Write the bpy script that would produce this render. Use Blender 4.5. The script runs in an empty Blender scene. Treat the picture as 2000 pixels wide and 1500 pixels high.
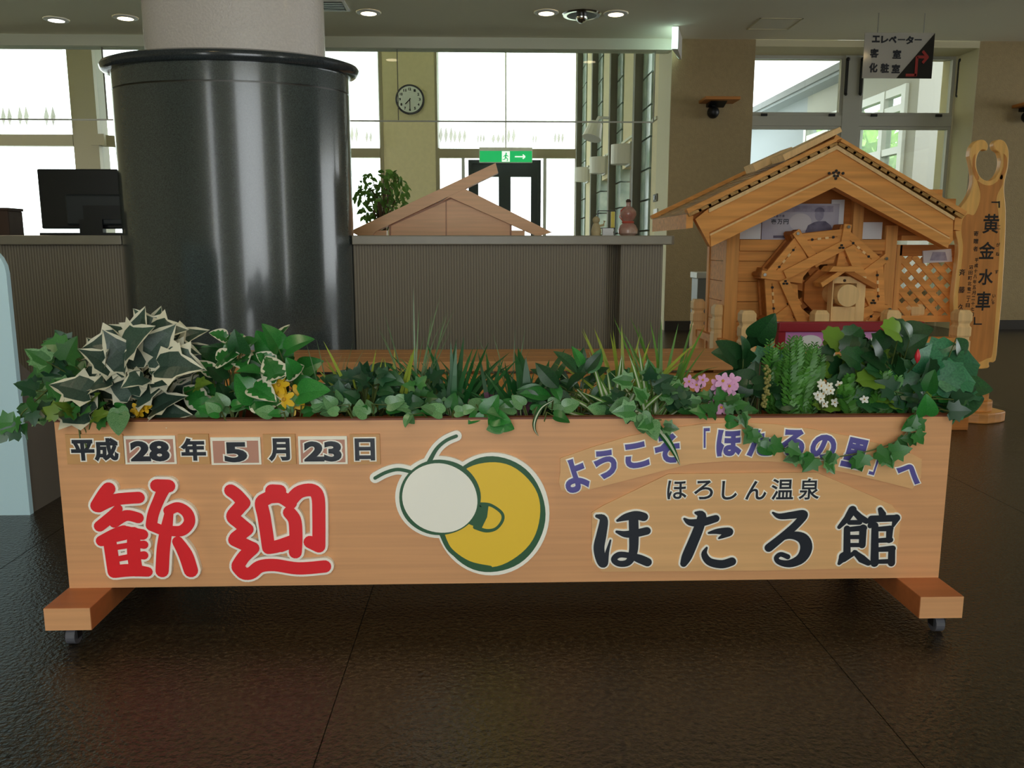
import bpy, math, random
from mathutils import Vector, Matrix
R = math.radians
sc = bpy.context.scene
COL = sc.collection
random.seed(7)

# ------------------------------------------------------------------ camera, sky, exposure
CAM_H, FPX, PITCH, YAW = 0.80, 1620.0, R(9.46), R(1.77)
cd = bpy.data.cameras.new('camera'); cam = bpy.data.objects.new('camera', cd); COL.objects.link(cam)
cam.location = (0, 0, CAM_H); cam.rotation_euler = (R(90) - PITCH, 0, -YAW)
cd.sensor_fit = 'HORIZONTAL'; cd.sensor_width = 36.0; cd.lens = 36.0 * FPX / 2000.0
cd.clip_start = 0.02; cd.clip_end = 300
sc.camera = cam
w = bpy.data.worlds.new('overcast_sky'); sc.world = w; w.use_nodes = True
bg = w.node_tree.nodes['Background']
bg.inputs[0].default_value = (0.93, 0.98, 1.0, 1); bg.inputs[1].default_value = 5.0
vs = sc.view_settings
vs.view_transform = 'Standard'; vs.look = 'None'; vs.gamma = 1.0; vs.exposure = 0.0; vs.use_curve_mapping = False

def portal(name, loc, rot, sx, sy):
    l = bpy.data.lights.new(name, 'AREA'); l.shape = 'RECTANGLE'; l.size = sx; l.size_y = sy
    l.cycles.is_portal = True
    o = bpy.data.objects.new(name, l); COL.objects.link(o); o.location = loc; o.rotation_euler = rot
REAR_Y = -2.4
REAR_OPEN = [(-3.2, -2.8), (-1.15, .65), (2.2, 2.6)]
SIDE_L = []; SIDE_R = [(.4, 4.2), (4.5, 7.7)]
for a, b in SIDE_L: portal('left_window_daylight', (-6.2, (a + b) / 2, 1.35), (0, R(-90), 0), 2.2, b - a)
for a, b in SIDE_R: portal('right_window_daylight', (7.4, (a + b) / 2, 1.35), (0, R(90), 0), 2.2, b - a)
for a, b in REAR_OPEN:
    portal('rear_window_daylight', ((a + b) / 2, REAR_Y, 1.3), (R(90), 0, 0), b - a, 2.6)

# ------------------------------------------------------------------ pixel -> world helpers
_F = Vector((math.sin(YAW) * math.cos(PITCH), math.cos(YAW) * math.cos(PITCH), -math.sin(PITCH)))
_R = Vector((math.cos(YAW), -math.sin(YAW), 0))
_U = _R.cross(_F)
def ray(px, py): return _R * ((px - 1000) / FPX) + _U * ((750 - py) / FPX) + _F
def at(px, py, Y):
    d = ray(px, py); t = Y / d.y
    return Vector((d.x * t, Y, CAM_H + d.z * t))
def atz(px, py, z):
    d = ray(px, py); t = (z - CAM_H) / d.z
    return Vector((d.x * t, d.y * t, z))
def atx(px, py, X):
    d = ray(px, py); t = X / d.x
    return Vector((X, d.y * t, CAM_H + d.z * t))
def fx(px, Y, py=480): return at(px, py, Y).x
def fz(py, Y, px=1000): return at(px, py, Y).z

# ------------------------------------------------------------------ materials
def lin(c): return tuple(((v / 255) / 12.92 if v / 255 <= .04045 else ((v / 255 + .055) / 1.055) ** 2.4) for v in c) + (1,)
MATS = {}
def mat(name, rgb, rough=.5, metal=0, spec=.5, emit=None, es=0, var=0, vscale=8, stretch=(1, 1, 1), bump=0, bscale=60, coat=0, trans=0, sub=0, rgb2=None, rnd=0, detail=4):
    m = bpy.data.materials.new(name); m.use_nodes = True; MATS[name] = m
    nt = m.node_tree; N = nt.nodes; L = nt.links; p = N['Principled BSDF']
    c = lin(rgb)
    p.inputs['Base Color'].default_value = c; p.inputs['Roughness'].default_value = rough; p.inputs['Metallic'].default_value = metal
    p.inputs['Specular IOR Level'].default_value = spec; p.inputs['Coat Weight'].default_value = coat; p.inputs['Coat Roughness'].default_value = .10
    if emit: p.inputs['Emission Color'].default_value = lin(emit); p.inputs['Emission Strength'].default_value = es
    tc = None
    if var or bump or rgb2:
        tc = N.new('ShaderNodeTexCoord'); mp = N.new('ShaderNodeMapping'); mp.inputs['Scale'].default_value = stretch
        L.new(tc.outputs['Object'], mp.inputs['Vector'])
    src = None
    if var or rgb2:
        nz = N.new('ShaderNodeTexNoise'); nz.inputs['Scale'].default_value = vscale; nz.inputs['Detail'].default_value = detail
        L.new(mp.outputs[0], nz.inputs['Vector'])
        rp = N.new('ShaderNodeValToRGB'); L.new(nz.outputs['Fac'], rp.inputs[0])
        rp.color_ramp.elements[0].position = .32; rp.color_ramp.elements[1].position = .68
        c2 = lin(rgb2) if rgb2 else tuple(min(1, v * (1 + var)) for v in c[:3]) + (1,)
        c1 = c if rgb2 else tuple(v * (1 - var) for v in c[:3]) + (1,)
        rp.color_ramp.elements[0].color = c1; rp.color_ramp.elements[1].color = c2
        L.new(rp.outputs[0], p.inputs['Base Color']); src = rp.outputs[0]
    if rnd:
        oi = N.new('ShaderNodeObjectInfo'); hs = N.new('ShaderNodeHueSaturation'); mr = N.new('ShaderNodeMapRange')
        mr.inputs[3].default_value = 1 - rnd; mr.inputs[4].default_value = 1 + rnd
        L.new(oi.outputs['Random'], mr.inputs[0]); L.new(mr.outputs[0], hs.inputs['Value'])
        if src: L.new(src, hs.inputs['Color'])
        else: hs.inputs['Color'].default_value = c
        L.new(hs.outputs[0], p.inputs['Base Color'])
    if bump:
        n2 = N.new('ShaderNodeTexNoise'); n2.inputs['Scale'].default_value = bscale; n2.inputs['Detail'].default_value = 3
        L.new(mp.outputs[0], n2.inputs['Vector'])
        bp = N.new('ShaderNodeBump'); bp.inputs['Strength'].default_value = bump; bp.inputs['Distance'].default_value = .01
        L.new(n2.outputs['Fac'], bp.inputs['Height']); L.new(bp.outputs[0], p.inputs['Normal'])
    if sub:
        tr = N.new('ShaderNodeBsdfTranslucent'); mx = N.new('ShaderNodeMixShader'); mx.inputs[0].default_value = sub
        tr.inputs[0].default_value = c; L.new(p.outputs[0], mx.inputs[1]); L.new(tr.outputs[0], mx.inputs[2])
        L.new(mx.outputs[0], N['Material Output'].inputs[0])
    return m
def glass(name, rgb, refl=.06, alpha=.95):
    m = bpy.data.materials.new(name); m.use_nodes = True; MATS[name] = m
    nt = m.node_tree; N = nt.nodes; L = nt.links; N.remove(N['Principled BSDF'])
    t = N.new('ShaderNodeBsdfTransparent'); t.inputs[0].default_value = tuple(v * alpha for v in lin(rgb)[:3]) + (1,)
    g = N.new('ShaderNodeBsdfGlossy'); g.inputs['Roughness'].default_value = .02
    mx = N.new('ShaderNodeMixShader'); mx.inputs[0].default_value = refl
    L.new(t.outputs[0], mx.inputs[1]); L.new(g.outputs[0], mx.inputs[2]); L.new(mx.outputs[0], N['Material Output'].inputs[0])
    return m
def sheer(name, rgb, op=.6):
    m = bpy.data.materials.new(name); m.use_nodes = True; MATS[name] = m
    nt = m.node_tree; N = nt.nodes; L = nt.links; N.remove(N['Principled BSDF'])
    t = N.new('ShaderNodeBsdfTransparent'); tl = N.new('ShaderNodeBsdfTranslucent'); tl.inputs[0].default_value = lin(rgb)
    mx = N.new('ShaderNodeMixShader'); mx.inputs[0].default_value = op
    L.new(t.outputs[0], mx.inputs[1]); L.new(tl.outputs[0], mx.inputs[2]); L.new(mx.outputs[0], N['Material Output'].inputs[0])
    return m

GX = (1.2, 26, 26); GZ = (26, 26, 1.2); GY = (26, 1.2, 26)
mat('sign_wood', (220, 162, 112), .42, var=.07, vscale=2.2, stretch=(.8, 10, 42))
mat('sign_wood_dark', (176, 104, 58), .45, var=.08, vscale=2, stretch=GX)
mat('sign_edge', (120, 66, 40), .5, var=.1, vscale=2, stretch=GX)
mat('board_tan', (228, 178, 122), .42, var=.07, vscale=2, stretch=(.8, 10, 30))
mat('plate_tan', (208, 156, 98), .45, var=.05, vscale=2, stretch=GX)
mat('plate_pink', (196, 142, 120), .4)
mat('cream', (252, 246, 226), .45)
mat('white_letter_edge', (255, 250, 236), .45)
mat('red_letter', (238, 38, 46), .4)
mat('ink_navy', (28, 34, 44), .4)
mat('ink_purple', (92, 86, 158), .4)
mat('emblem_green', (44, 92, 58), .45)
mat('emblem_yellow', (246, 204, 56), .42)
mat('emblem_white', (255, 252, 238), .42)
mat('soil', (60, 40, 26), .9, var=.3, vscale=40, bump=.6, bscale=60)
mat('hut_wood', (230, 162, 90), .7, spec=.2, var=.14, vscale=2.0, stretch=GX)
mat('hut_wood_v', (232, 168, 98), .7, spec=.2, var=.12, vscale=2.0, stretch=GZ)
mat('hut_wood_dark', (184, 116, 58), .7, spec=.2, var=.14, vscale=2.0, stretch=GX)
mat('hut_wood_pale', (242, 204, 146), .7, spec=.2, var=.08, vscale=2.0, stretch=GZ)
mat('roof_shingle', (158, 118, 52), .55, rgb2=(196, 150, 84), vscale=3, stretch=(20, 2, 20), rnd=.12)
mat('shrine_wood', (246, 188, 134), .4, var=.07, vscale=2.2, stretch=GX)
mat('shrine_wood_dark', (190, 134, 96), .45, var=.06, vscale=2.2, stretch=GX)
mat('plaque_sap', (240, 186, 104), .42, var=.12, vscale=2.4, stretch=(18, 18, 1.6))
mat('plaque_heart', (204, 136, 70), .42, var=.16, vscale=2.4, stretch=(18, 18, 1.6))
mat('bench_wood', (206, 148, 90), .42, var=.12, vscale=2.2, stretch=GX)
mat('slab_wood', (206, 142, 74), .45, var=.2, vscale=3, stretch=(4, 4, 14))
mat('black_ink', (24, 20, 16), .5)
mat('granite', (66, 74, 72), .2, var=.35, vscale=260, coat=.7, spec=.5, detail=2)
mat('granite_rim', (52, 58, 60), .16, var=.3, vscale=260, coat=.3, detail=2)
mat('pillar_paint', (214, 205, 196), .3, var=.05, vscale=120, bump=.4, bscale=110, coat=.4)
mat('steel', (190, 190, 188), .25, metal=1)
mat('alu_joint', (84, 84, 82), .35, metal=1)
mat('chrome', (220, 220, 220), .1, metal=1)
mat('counter_top', (142, 135, 117), .35, var=.05, vscale=12)
mat('ceiling_paint', (244, 241, 218), .85, bump=.15, bscale=160)
mat('beam_paint', (222, 224, 204), .8)
mat('wall_brown', (168, 148, 108), .8, bump=.35, bscale=90, var=.05, vscale=30)
mat('wall_cream', (226, 214, 172), .8, var=.03, vscale=14, bump=.1, bscale=60)
mat('reveal_cream', (214, 206, 172), .8)
mat('pilaster', (112, 108, 92), .7)
mat('baseboard_dark', (48, 42, 34), .5)
mat('alu', (184, 184, 172), .4)
mat('alu_white', (204, 206, 198), .4)
mat('mullion_tan', (158, 148, 118), .5)
mat('door_green', (30, 46, 42), .4)
mat('monitor_black', (16, 19, 20), .3)
mat('monitor_grey', (34, 40, 42), .35)
mat('box_dark', (70, 50, 36), .7)
mat('blue_panel', (204, 238, 248), .35)
mat('panel_side', (112, 104, 92), .6)
mat('rubber', (22, 22, 24), .5)
mat('caster_grey', (92, 92, 98), .35)
mat('white_paint', (236, 236, 230), .45)
mat('paper_white', (232, 232, 232), .6)
mat('note_violet', (176, 170, 188), .6, rgb2=(206, 202, 208), vscale=7)
mat('note_dark', (92, 86, 108), .6, rgb2=(124, 118, 138), vscale=30)
mat('note_mid', (150, 144, 164), .6, rgb2=(176, 170, 186), vscale=40)
mat('note_pale', (218, 212, 214), .6)
mat('rack_red', (142, 20, 34), .35)
mat('poster_pink', (206, 116, 190), .5, rgb2=(226, 176, 216), vscale=5)
mat('vase_glaze', (164, 110, 96), .2, rgb2=(196, 168, 150), vscale=14)
mat('vase_rope', (188, 84, 66), .6)
mat('clay', (196, 178, 134), .6, var=.2, vscale=20)
mat('yellow_card', (222, 204, 78), .5)
mat('clock_rim', (62, 62, 74), .35)
mat('clock_face', (226, 232, 226), .4)
mat('acrylic_grey', (182, 178, 168), .12, coat=.3)
mat('acrylic_black', (34, 32, 30), .1, coat=.3)
mat('arrow_red', (156, 44, 40), .4)
mat('lamp_glow', (255, 240, 214), .5, emit=(255, 232, 190), es=9)
mat('lamp_bright', (255, 236, 200), .5, emit=(255, 222, 160), es=34)
mat('lamp_white_glow', (255, 250, 240), .5, emit=(255, 250, 238), es=9)
mat('exit_green', (24, 172, 96), .4, emit=(22, 176, 96), es=.75)
mat('exit_white', (240, 250, 242), .4, emit=(240, 250, 242), es=.8)
mat('exit_lamp', (230, 255, 246), .4, emit=(214, 250, 240), es=2.2)
mat('black_iron', (22, 22, 22), .45)
mat('sconce_wood', (196, 128, 62), .45, var=.1, vscale=3, stretch=GX)
mat('bin_grey', (116, 118, 112), .45)
mat('sconce_white', (236, 236, 226), .5)
mat('glass_block', (150, 172, 160), .2, rgb2=(190, 206, 190), vscale=6)
mat('ext_wall', (168, 166, 158), .8)
mat('ext_wall_grey', (150, 156, 162), .8)
mat('ext_roof', (120, 122, 124), .7)
mat('ext_ground', (198, 202, 184), .9)
mat('leaf_tree', (110, 160, 46), .6, rgb2=(182, 214, 92), vscale=16, sub=.3)
mat('leaf_hill', (150, 180, 110), .8, rgb2=(190, 208, 150), vscale=.6)
mat('bark', (96, 74, 52), .8)
mat('pot', (120, 96, 74), .6)
# foliage
mat('ivy', (38, 92, 42), .35, rgb2=(64, 122, 52), vscale=40, rnd=.35, sub=.12)
mat('ivy_dark', (30, 66, 44), .35, rgb2=(44, 88, 54), vscale=40, rnd=.3, sub=.1)
mat('ivy_yellow', (104, 134, 42), .4, rnd=.25, sub=.15)
mat('var_green', (44, 66, 56), .4, rgb2=(66, 90, 74), vscale=30, rnd=.22, sub=.08)
mat('var_cream', (226, 222, 196), .45, sub=.15)
mat('pothos', (34, 104, 42), .3, rgb2=(58, 134, 56), vscale=30, rnd=.3, sub=.12)
mat('pothos_streak', (48, 116, 54), .3, rgb2=(136, 176, 122), vscale=42, rnd=.2, sub=.12, detail=2)
mat('big_leaf', (36, 96, 66), .35, rgb2=(62, 128, 84), vscale=18, rnd=.3, sub=.1)
mat('deep_leaf', (26, 62, 34), .35, rgb2=(44, 92, 46), vscale=24, rnd=.35, sub=.1)
mat('lime_leaf', (112, 150, 50), .35, rnd=.2, sub=.2)
mat('fern', (66, 128, 42), .45, rgb2=(92, 152, 58), vscale=30, rnd=.3, sub=.2)
mat('grass_blade', (84, 130, 44), .4, rnd=.35, sub=.2)
mat('grass_yellow', (150, 168, 60), .4, rnd=.25, sub=.25)
mat('grass_thin', (96, 124, 84), .4, rnd=.3, sub=.1)
mat('tuft_dark', (30, 88, 40), .35, rnd=.3, sub=.12)
mat('tuft_purple', (104, 62, 84), .4, rnd=.25, sub=.12)
mat('spider_stripe', (206, 216, 186), .4, sub=.15)
mat('stem', (84, 98, 46), .5)
mat('stem_brown', (96, 72, 44), .6)
mat('petal_yellow', (244, 196, 34), .45, rnd=.08, sub=.2)
mat('petal_pink', (222, 138, 200), .45, rgb2=(238, 196, 222), vscale=40, sub=.2)
mat('petal_white', (240, 240, 228), .45, sub=.2)
mat('flower_heart', (200, 150, 40), .6)
mat('red_bud', (200, 40, 50), .45)
mat('catkin', (138, 132, 70), .6)
glass('pane_clear', (248, 252, 250), .05, .97)
glass('screen_clear', (250, 252, 250), .035, .985)
sheer('sheer_curtain', (250, 250, 246), .55)
sheer('sheer_motif', (150, 142, 110), .55)
mat('ficus_green', (84, 130, 52), .4, rgb2=(116, 156, 66), vscale=30, rnd=.35, sub=.25)

# ribbed counter front: fine vertical ribs far below one pixel column pitch, kept in the material
def ribbed():
    m = mat('counter_ribbed', (112, 104, 90), .6)
    nt = m.node_tree; N = nt.nodes; L = nt.links; p = N['Principled BSDF']
    tc = N.new('ShaderNodeTexCoord'); wv = N.new('ShaderNodeTexWave'); wv.wave_type = 'BANDS'; wv.bands_direction = 'X'
    wv.inputs['Scale'].default_value = 26; wv.inputs['Distortion'].default_value = 0
    L.new(tc.outputs['Object'], wv.inputs['Vector'])
    bp = N.new('ShaderNodeBump'); bp.inputs['Strength'].default_value = .5; bp.inputs['Distance'].default_value = .004
    L.new(wv.outputs['Fac'], bp.inputs['Height']); L.new(bp.outputs[0], p.inputs['Normal'])
    rp = N.new('ShaderNodeValToRGB'); rp.color_ramp.elements[0].color = lin((116, 108, 92)); rp.color_ramp.elements[1].color = lin((142, 132, 113))
    L.new(wv.outputs['Fac'], rp.inputs[0]); L.new(rp.outputs[0], p.inputs['Base Color'])
ribbed()
def floor_mat():
    m = mat('floor_vinyl', (46, 38, 27), .17, spec=.45)
    nt = m.node_tree; N = nt.nodes; L = nt.links; p = N['Principled BSDF']
    tc = N.new('ShaderNodeTexCoord')
    n1 = N.new('ShaderNodeTexNoise'); n1.inputs['Scale'].default_value = 90; n1.inputs['Detail'].default_value = 4
    L.new(tc.outputs['Object'], n1.inputs['Vector'])
    rp = N.new('ShaderNodeValToRGB'); rp.color_ramp.elements[0].position = .35; rp.color_ramp.elements[1].position = .7
    rp.color_ramp.elements[0].color = lin((30, 25, 18)); rp.color_ramp.elements[1].color = lin((66, 55, 38))
    L.new(n1.outputs['Fac'], rp.inputs[0]); L.new(rp.outputs[0], p.inputs['Base Color'])
    n2 = N.new('ShaderNodeTexNoise'); n2.inputs['Scale'].default_value = 110; n2.inputs['Detail'].default_value = 3
    L.new(tc.outputs['Object'], n2.inputs['Vector'])
    bp = N.new('ShaderNodeBump'); bp.inputs['Strength'].default_value = .3; bp.inputs['Distance'].default_value = .01
    L.new(n2.outputs['Fac'], bp.inputs['Height']); L.new(bp.outputs[0], p.inputs['Normal'])
floor_mat()

# ------------------------------------------------------------------ mesh helpers
ROOTM = {}
def top_matrix(o):
    while o.parent: o = o.parent
    return o.matrix_basis.copy()
def thing(name, label, cat, loc=(0, 0, 0), rz=0, group=None, kind=None):
    o = bpy.data.objects.new(name, None); COL.objects.link(o); o.empty_display_size = .05
    o.matrix_basis = Matrix.Translation(loc) @ Matrix.Rotation(rz, 4, 'Z')
    tag(o, label, cat, group, kind); return o
def tag(o, label=None, cat=None, group=None, kind=None):
    if label: o['label'] = label
    if cat: o['category'] = cat
    if group: o['group'] = group
    if kind: o['kind'] = kind
    return o
class MB:
    def __init__(s): s.v = []; s.f = []; s.mi = []
    def add(s, vs, fs, mi=0):
        b = len(s.v); s.v += [Vector(p) for p in vs]
        for f in fs: s.f.append([i + b for i in f]); s.mi.append(mi)
        return s
    def box(s, x0, x1, y0, y1, z0, z1, mi=0):
        p = [(x, y, z) for z in (z0, z1) for y in (y0, y1) for x in (x0, x1)]
        return s.add(p, [(0, 2, 3, 1), (4, 5, 7, 6), (0, 1, 5, 4), (2, 6, 7, 3), (0, 4, 6, 2), (1, 3, 7, 5)], mi)
    def prism(s, poly, y0, y1, mi=0):          # poly: list of (x,z) in a plane facing -Y, front at y0
        n = len(poly); a = [(x, y0, z) for x, z in poly]; b = [(x, y1, z) for x, z in poly]
        area = sum(poly[i][0] * poly[(i + 1) % n][1] - poly[(i + 1) % n][0] * poly[i][1] for i in range(n))
        if area < 0: a.reverse(); b.reverse()
        fs = [list(range(n)), list(range(2 * n - 1, n - 1, -1))] + [(i, i + n, (i + 1) % n + n, (i + 1) % n) for i in range(n)]
        return s.add(a + b, fs, mi)
    def prismz(s, poly, z0, z1, mi=0):         # poly (x,y), extruded in z
        n = len(poly); area = sum(poly[i][0] * poly[(i + 1) % n][1] - poly[(i + 1) % n][0] * poly[i][1] for i in range(n))
        if area < 0: poly = poly[::-1]
        a = [(x, y, z0) for x, y in poly]; b = [(x, y, z1) for x, y in poly]
        fs = [list(range(n - 1, -1, -1)), list(range(n, 2 * n))] + [(i, (i + 1) % n, (i + 1) % n + n, i + n) for i in range(n)]
        return s.add(a + b, fs, mi)
    def prismx(s, poly, x0, x1, mi=0):         # poly (y,z), extruded in x
        n = len(poly); area = sum(poly[i][0] * poly[(i + 1) % n][1] - poly[(i + 1) % n][0] * poly[i][1] for i in range(n))
        if area < 0: poly = poly[::-1]
        a = [(x0, y, z) for y, z in poly]; b = [(x1, y, z) for y, z in poly]
        fs = [list(range(n - 1, -1, -1)), list(range(n, 2 * n))] + [(i, (i + 1) % n, (i + 1) % n + n, i + n) for i in range(n)]
        return s.add(a + b, fs, mi)
    def beam(s, a, b, wd, y0, y1, mi=0):       # flat bar in an XZ plane from a to b (x,z), width wd
        a = Vector(a); b = Vector(b); d = (b - a).normalized(); n = Vector((-d.y, d.x)) * wd / 2
        return s.prism([tuple(a + n), tuple(a - n), tuple(b - n), tuple(b + n)], y0, y1, mi)
    def tube(s, pts, r, seg=8, mi=0, cap=True):
        pts = [Vector(p) for p in pts]; n = len(pts); rr = r if isinstance(r, (list, tuple)) else [r] * n
        base = len(s.v); ref = Vector((0, 0, 1))
        for i, p in enumerate(pts):
            t = (pts[min(i + 1, n - 1)] - pts[max(i - 1, 0)]).normalized()
            if abs(t.dot(ref)) > .95: rf = Vector((1, 0, 0))
            else: rf = ref
            u = t.cross(rf).normalized(); v = t.cross(u)
            for k in range(seg):
                a = 2 * math.pi * k / seg; s.v.append(p + (u * math.cos(a) + v * math.sin(a)) * rr[i])
        for i in range(n - 1):
            for k in range(seg):
                k2 = (k + 1) % seg
                s.f.append([base + i * seg + k, base + i * seg + k2, base + (i + 1) * seg + k2, base + (i + 1) * seg + k]); s.mi.append(mi)
        if cap:
            s.f.append([base + k for k in range(seg)][::-1]); s.mi.append(mi)
            s.f.append([base + (n - 1) * seg + k for k in range(seg)]); s.mi.append(mi)
        return s
    def lathe(s, c, prof, seg=32, ry=1.0, mi=0, cap=True):   # prof: [(r,z)], ellipse ratio ry
        base = len(s.v); n = len(prof)
        for r, z in prof:
            for k in range(seg):
                a = 2 * math.pi * k / seg; s.v.append(Vector((c[0] + r * math.cos(a), c[1] + r * ry * math.sin(a), c[2] + z)))
        for i in range(n - 1):
            for k in range(seg):
                k2 = (k + 1) % seg
                s.f.append([base + i * seg + k, base + i * seg + k2, base + (i + 1) * seg + k2, base + (i + 1) * seg + k]); s.mi.append(mi)
        if cap:
            s.f.append([base + k for k in range(seg)][::-1]); s.mi.append(mi)
            s.f.append([base + (n - 1) * seg + k for k in range(seg)]); s.mi.append(mi)
        return s
    def ball(s, c, r, seg=12, rings=8, mi=0):
        prof = [(max(1e-4, r * math.sin(math.pi * i / rings)), -r * math.cos(math.pi * i / rings)) for i in range(rings + 1)]
        return s.lathe(c, prof, seg, 1, mi)
    def build(s, name, m, parent=None, smooth=False, bevel=0, loc=None):
        me = bpy.data.meshes.new(name)
        M = top_matrix(parent).inverted() if parent else (Matrix.Translation(-Vector(loc)) if loc is not None else Matrix())
        me.from_pydata([M @ p for p in s.v], [], s.f)
        for x in (m if isinstance(m, (list, tuple)) else [m]): me.materials.append(MATS[x])
        me.polygons.foreach_set('material_index', s.mi)
        if smooth:
            me.polygons.foreach_set('use_smooth', [True] * len(me.polygons))
        me.update()
        o = bpy.data.objects.new(name, me); COL.objects.link(o); o.parent = parent
        if loc is not None and not parent: o.location = loc
        if smooth:
            md = o.modifiers.new('edge', 'EDGE_SPLIT'); md.split_angle = R(40)
        if bevel:
            md = o.modifiers.new('soft', 'BEVEL'); md.width = bevel; md.segments = 2; md.limit_method = 'ANGLE'
        return o
def structure(o, label=None): o['kind'] = 'structure'; return tag(o, label)

def spline(pts, sub=6):
    out = []; n = len(pts)
    for i in range(n - 1):
        p0, p1, p2, p3 = pts[max(i - 1, 0)], pts[i], pts[i + 1], pts[min(i + 2, n - 1)]
        for k in range(sub):
            t = k / sub
            out.append(tuple(.5 * (2 * b + (c - a) * t + (2 * a - 5 * b + 4 * c - d) * t * t + (3 * b - a - 3 * c + d) * t ** 3) for a, b, c, d in zip(p0, p1, p2, p3)))
    out.append(tuple(pts[-1])); return out
def brush(mb, pts, y0, y1, grow=0, sub=5, smooth=True, mi=0, rounded=True):   # pts (x,z,halfwidth)
    P = spline(pts, sub) if smooth and len(pts) > 2 else list(pts)
    q = getattr(mb, 'q', 0)
    for i, (x, z, r) in enumerate(P):
        r = max(.0004, r + grow)
        if rounded or i in (0, len(P) - 1) or True:
            mb.prism([(x + r * math.cos(2 * math.pi * k / 14), z + r * math.sin(2 * math.pi * k / 14)) for k in range(14)], y0 - q * 3e-6, y1, mi); q += 1; mb.q = q
        if i + 1 < len(P):
            x2, z2, r2 = P[i + 1]; r2 = max(.0004, r2 + grow)
            d = Vector((x2 - x, z2 - z)); L = d.length
            if L < 1e-6: continue
            n = Vector((-d.y, d.x)) / L
            mb.prism([(x + n.x * r, z + n.y * r), (x - n.x * r, z - n.y * r), (x2 - n.x * r2, z2 - n.y * r2), (x2 + n.x * r2, z2 + n.y * r2)], y0 - q * 3e-6, y1, mi); q += 1; mb.q = q

_DG = None
def glyph_mesh(body, fat):
    c = bpy.data.curves.new('lettering', 'FONT'); c.body = body; c.size = 1; c.resolution_u = 4
    c.align_x = 'CENTER'; c.align_y = 'CENTER'
    if fat > 0: c.bevel_depth = fat; c.bevel_resolution = 1
    o = bpy.data.objects.new('lettering', c); COL.objects.link(o)
    dg = bpy.context.evaluated_depsgraph_get(); dg.update()
    me = bpy.data.meshes.new_from_object(o.evaluated_get(dg))
    vs = [v.co.copy() for v in me.vertices]; fs = [list(p.vertices) for p in me.polygons]
    bpy.data.objects.remove(o); bpy.data.curves.remove(c); bpy.data.meshes.remove(me)
    return vs, fs
_GC = {}
def glyph(mb, body, cx, cz, wd, ht, fat, y0, y1, rot=0, mi=0):
    """lettering centred at (cx,cz) in a plane facing -Y, its unfattened ink wd x ht; fat widens every stroke"""
    if (body, 0) not in _GC: _GC[(body, 0)] = glyph_mesh(body, 0)
    vs0, _ = _GC[(body, 0)]
    xs = [v.x for v in vs0]; ys = [v.y for v in vs0]
    mx, my = (min(xs) + max(xs)) / 2, (min(ys) + max(ys)) / 2
    sx = wd / max(1e-6, max(xs) - min(xs)); sy = ht / max(1e-6, max(ys) - min(ys))
    fu = round(fat / ((sx + sy) / 2), 4)
    key = (body, fu)
    if key not in _GC: _GC[key] = glyph_mesh(body, fu)
    vs, fs = _GC[key]
    ca, sa = math.cos(rot), math.sin(rot); out = []
    zmax = max(abs(v.z) for v in vs) or 1
    for v in vs:
        x = (v.x - mx) * sx; z = (v.y - my) * sy
        y = (y0 + y1) / 2 - (v.z / zmax) * (y1 - y0) / 2 if fat > 0 else y0
        out.append((cx + x * ca - z * sa, y, cz + x * sa + z * ca))
    mb.add(out, fs, mi)

# ------------------------------------------------------------------ the setting
CEIL = 2.653; WY = 7.89; WT = .58          # lobby ceiling, wall line with the hanging glass, wall thickness
XL, XR = -6.2, 6.6; XA = -11.0
FARY, FARL = 15.6, 13.4                     # far window wall, nearer far-left window wall
base = structure(MB().box(XA, 14, REAR_Y - .2, 16.2, -.12, -.004).build('floor', 'baseboard_dark'), 'dark brown glossy sheet floor of the lobby')
x = fx(690, 1.573, 1260) - .95 * 12; k = 0
while x < 14:
    a = max(x, XA); b = min(x + .948, 14)
    if b > a: MB().box(a, b, REAR_Y - .1, 16.0, -.004, 0).build('sheet', 'floor_vinyl', base)
    x += .95
# lobby ceiling with hatch and air grille
cl = structure(MB().box(XL, 14, REAR_Y - .2, WY, CEIL, CEIL + .1).build('ceiling', 'ceiling_paint'), 'flat beige lobby ceiling with round downlights')
h = [atz(px, py, CEIL) for px, py in ((1458, 57), (1540, 57), (1585, 36), (1478, 36))]
hx0, hx1 = h[0].x, h[1].x; hy0, hy1 = h[2].y, h[0].y
m = MB()
for a, b, c, d in ((hx0, hx1, hy0, hy0 + .012), (hx0, hx1, hy1 - .012, hy1), (hx0, hx0 + .012, hy0, hy1), (hx1 - .012, hx1, hy0, hy1)): m.box(a, b, c, d, CEIL - .004, CEIL)
m.build('hatch_frame', 'reveal_cream', cl)
structure(MB().box(XA, XR, WY + WT, FARY + 1.5, 4.6, 4.7).build('ceiling_atrium', 'ceiling_paint'))
structure(MB().box(XA, fx(1278, WY + WT), WY + .02, WY + WT, CEIL, 4.65).build('wall_above_screen', 'wall_cream'))
zb = fz(95, WY)
structure(MB().box(XA, fx(1302, WY), WY, WY + .16, zb, CEIL).build('trim_1', 'beam_paint'), 'pale beam along the ceiling above the hanging glass')

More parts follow.
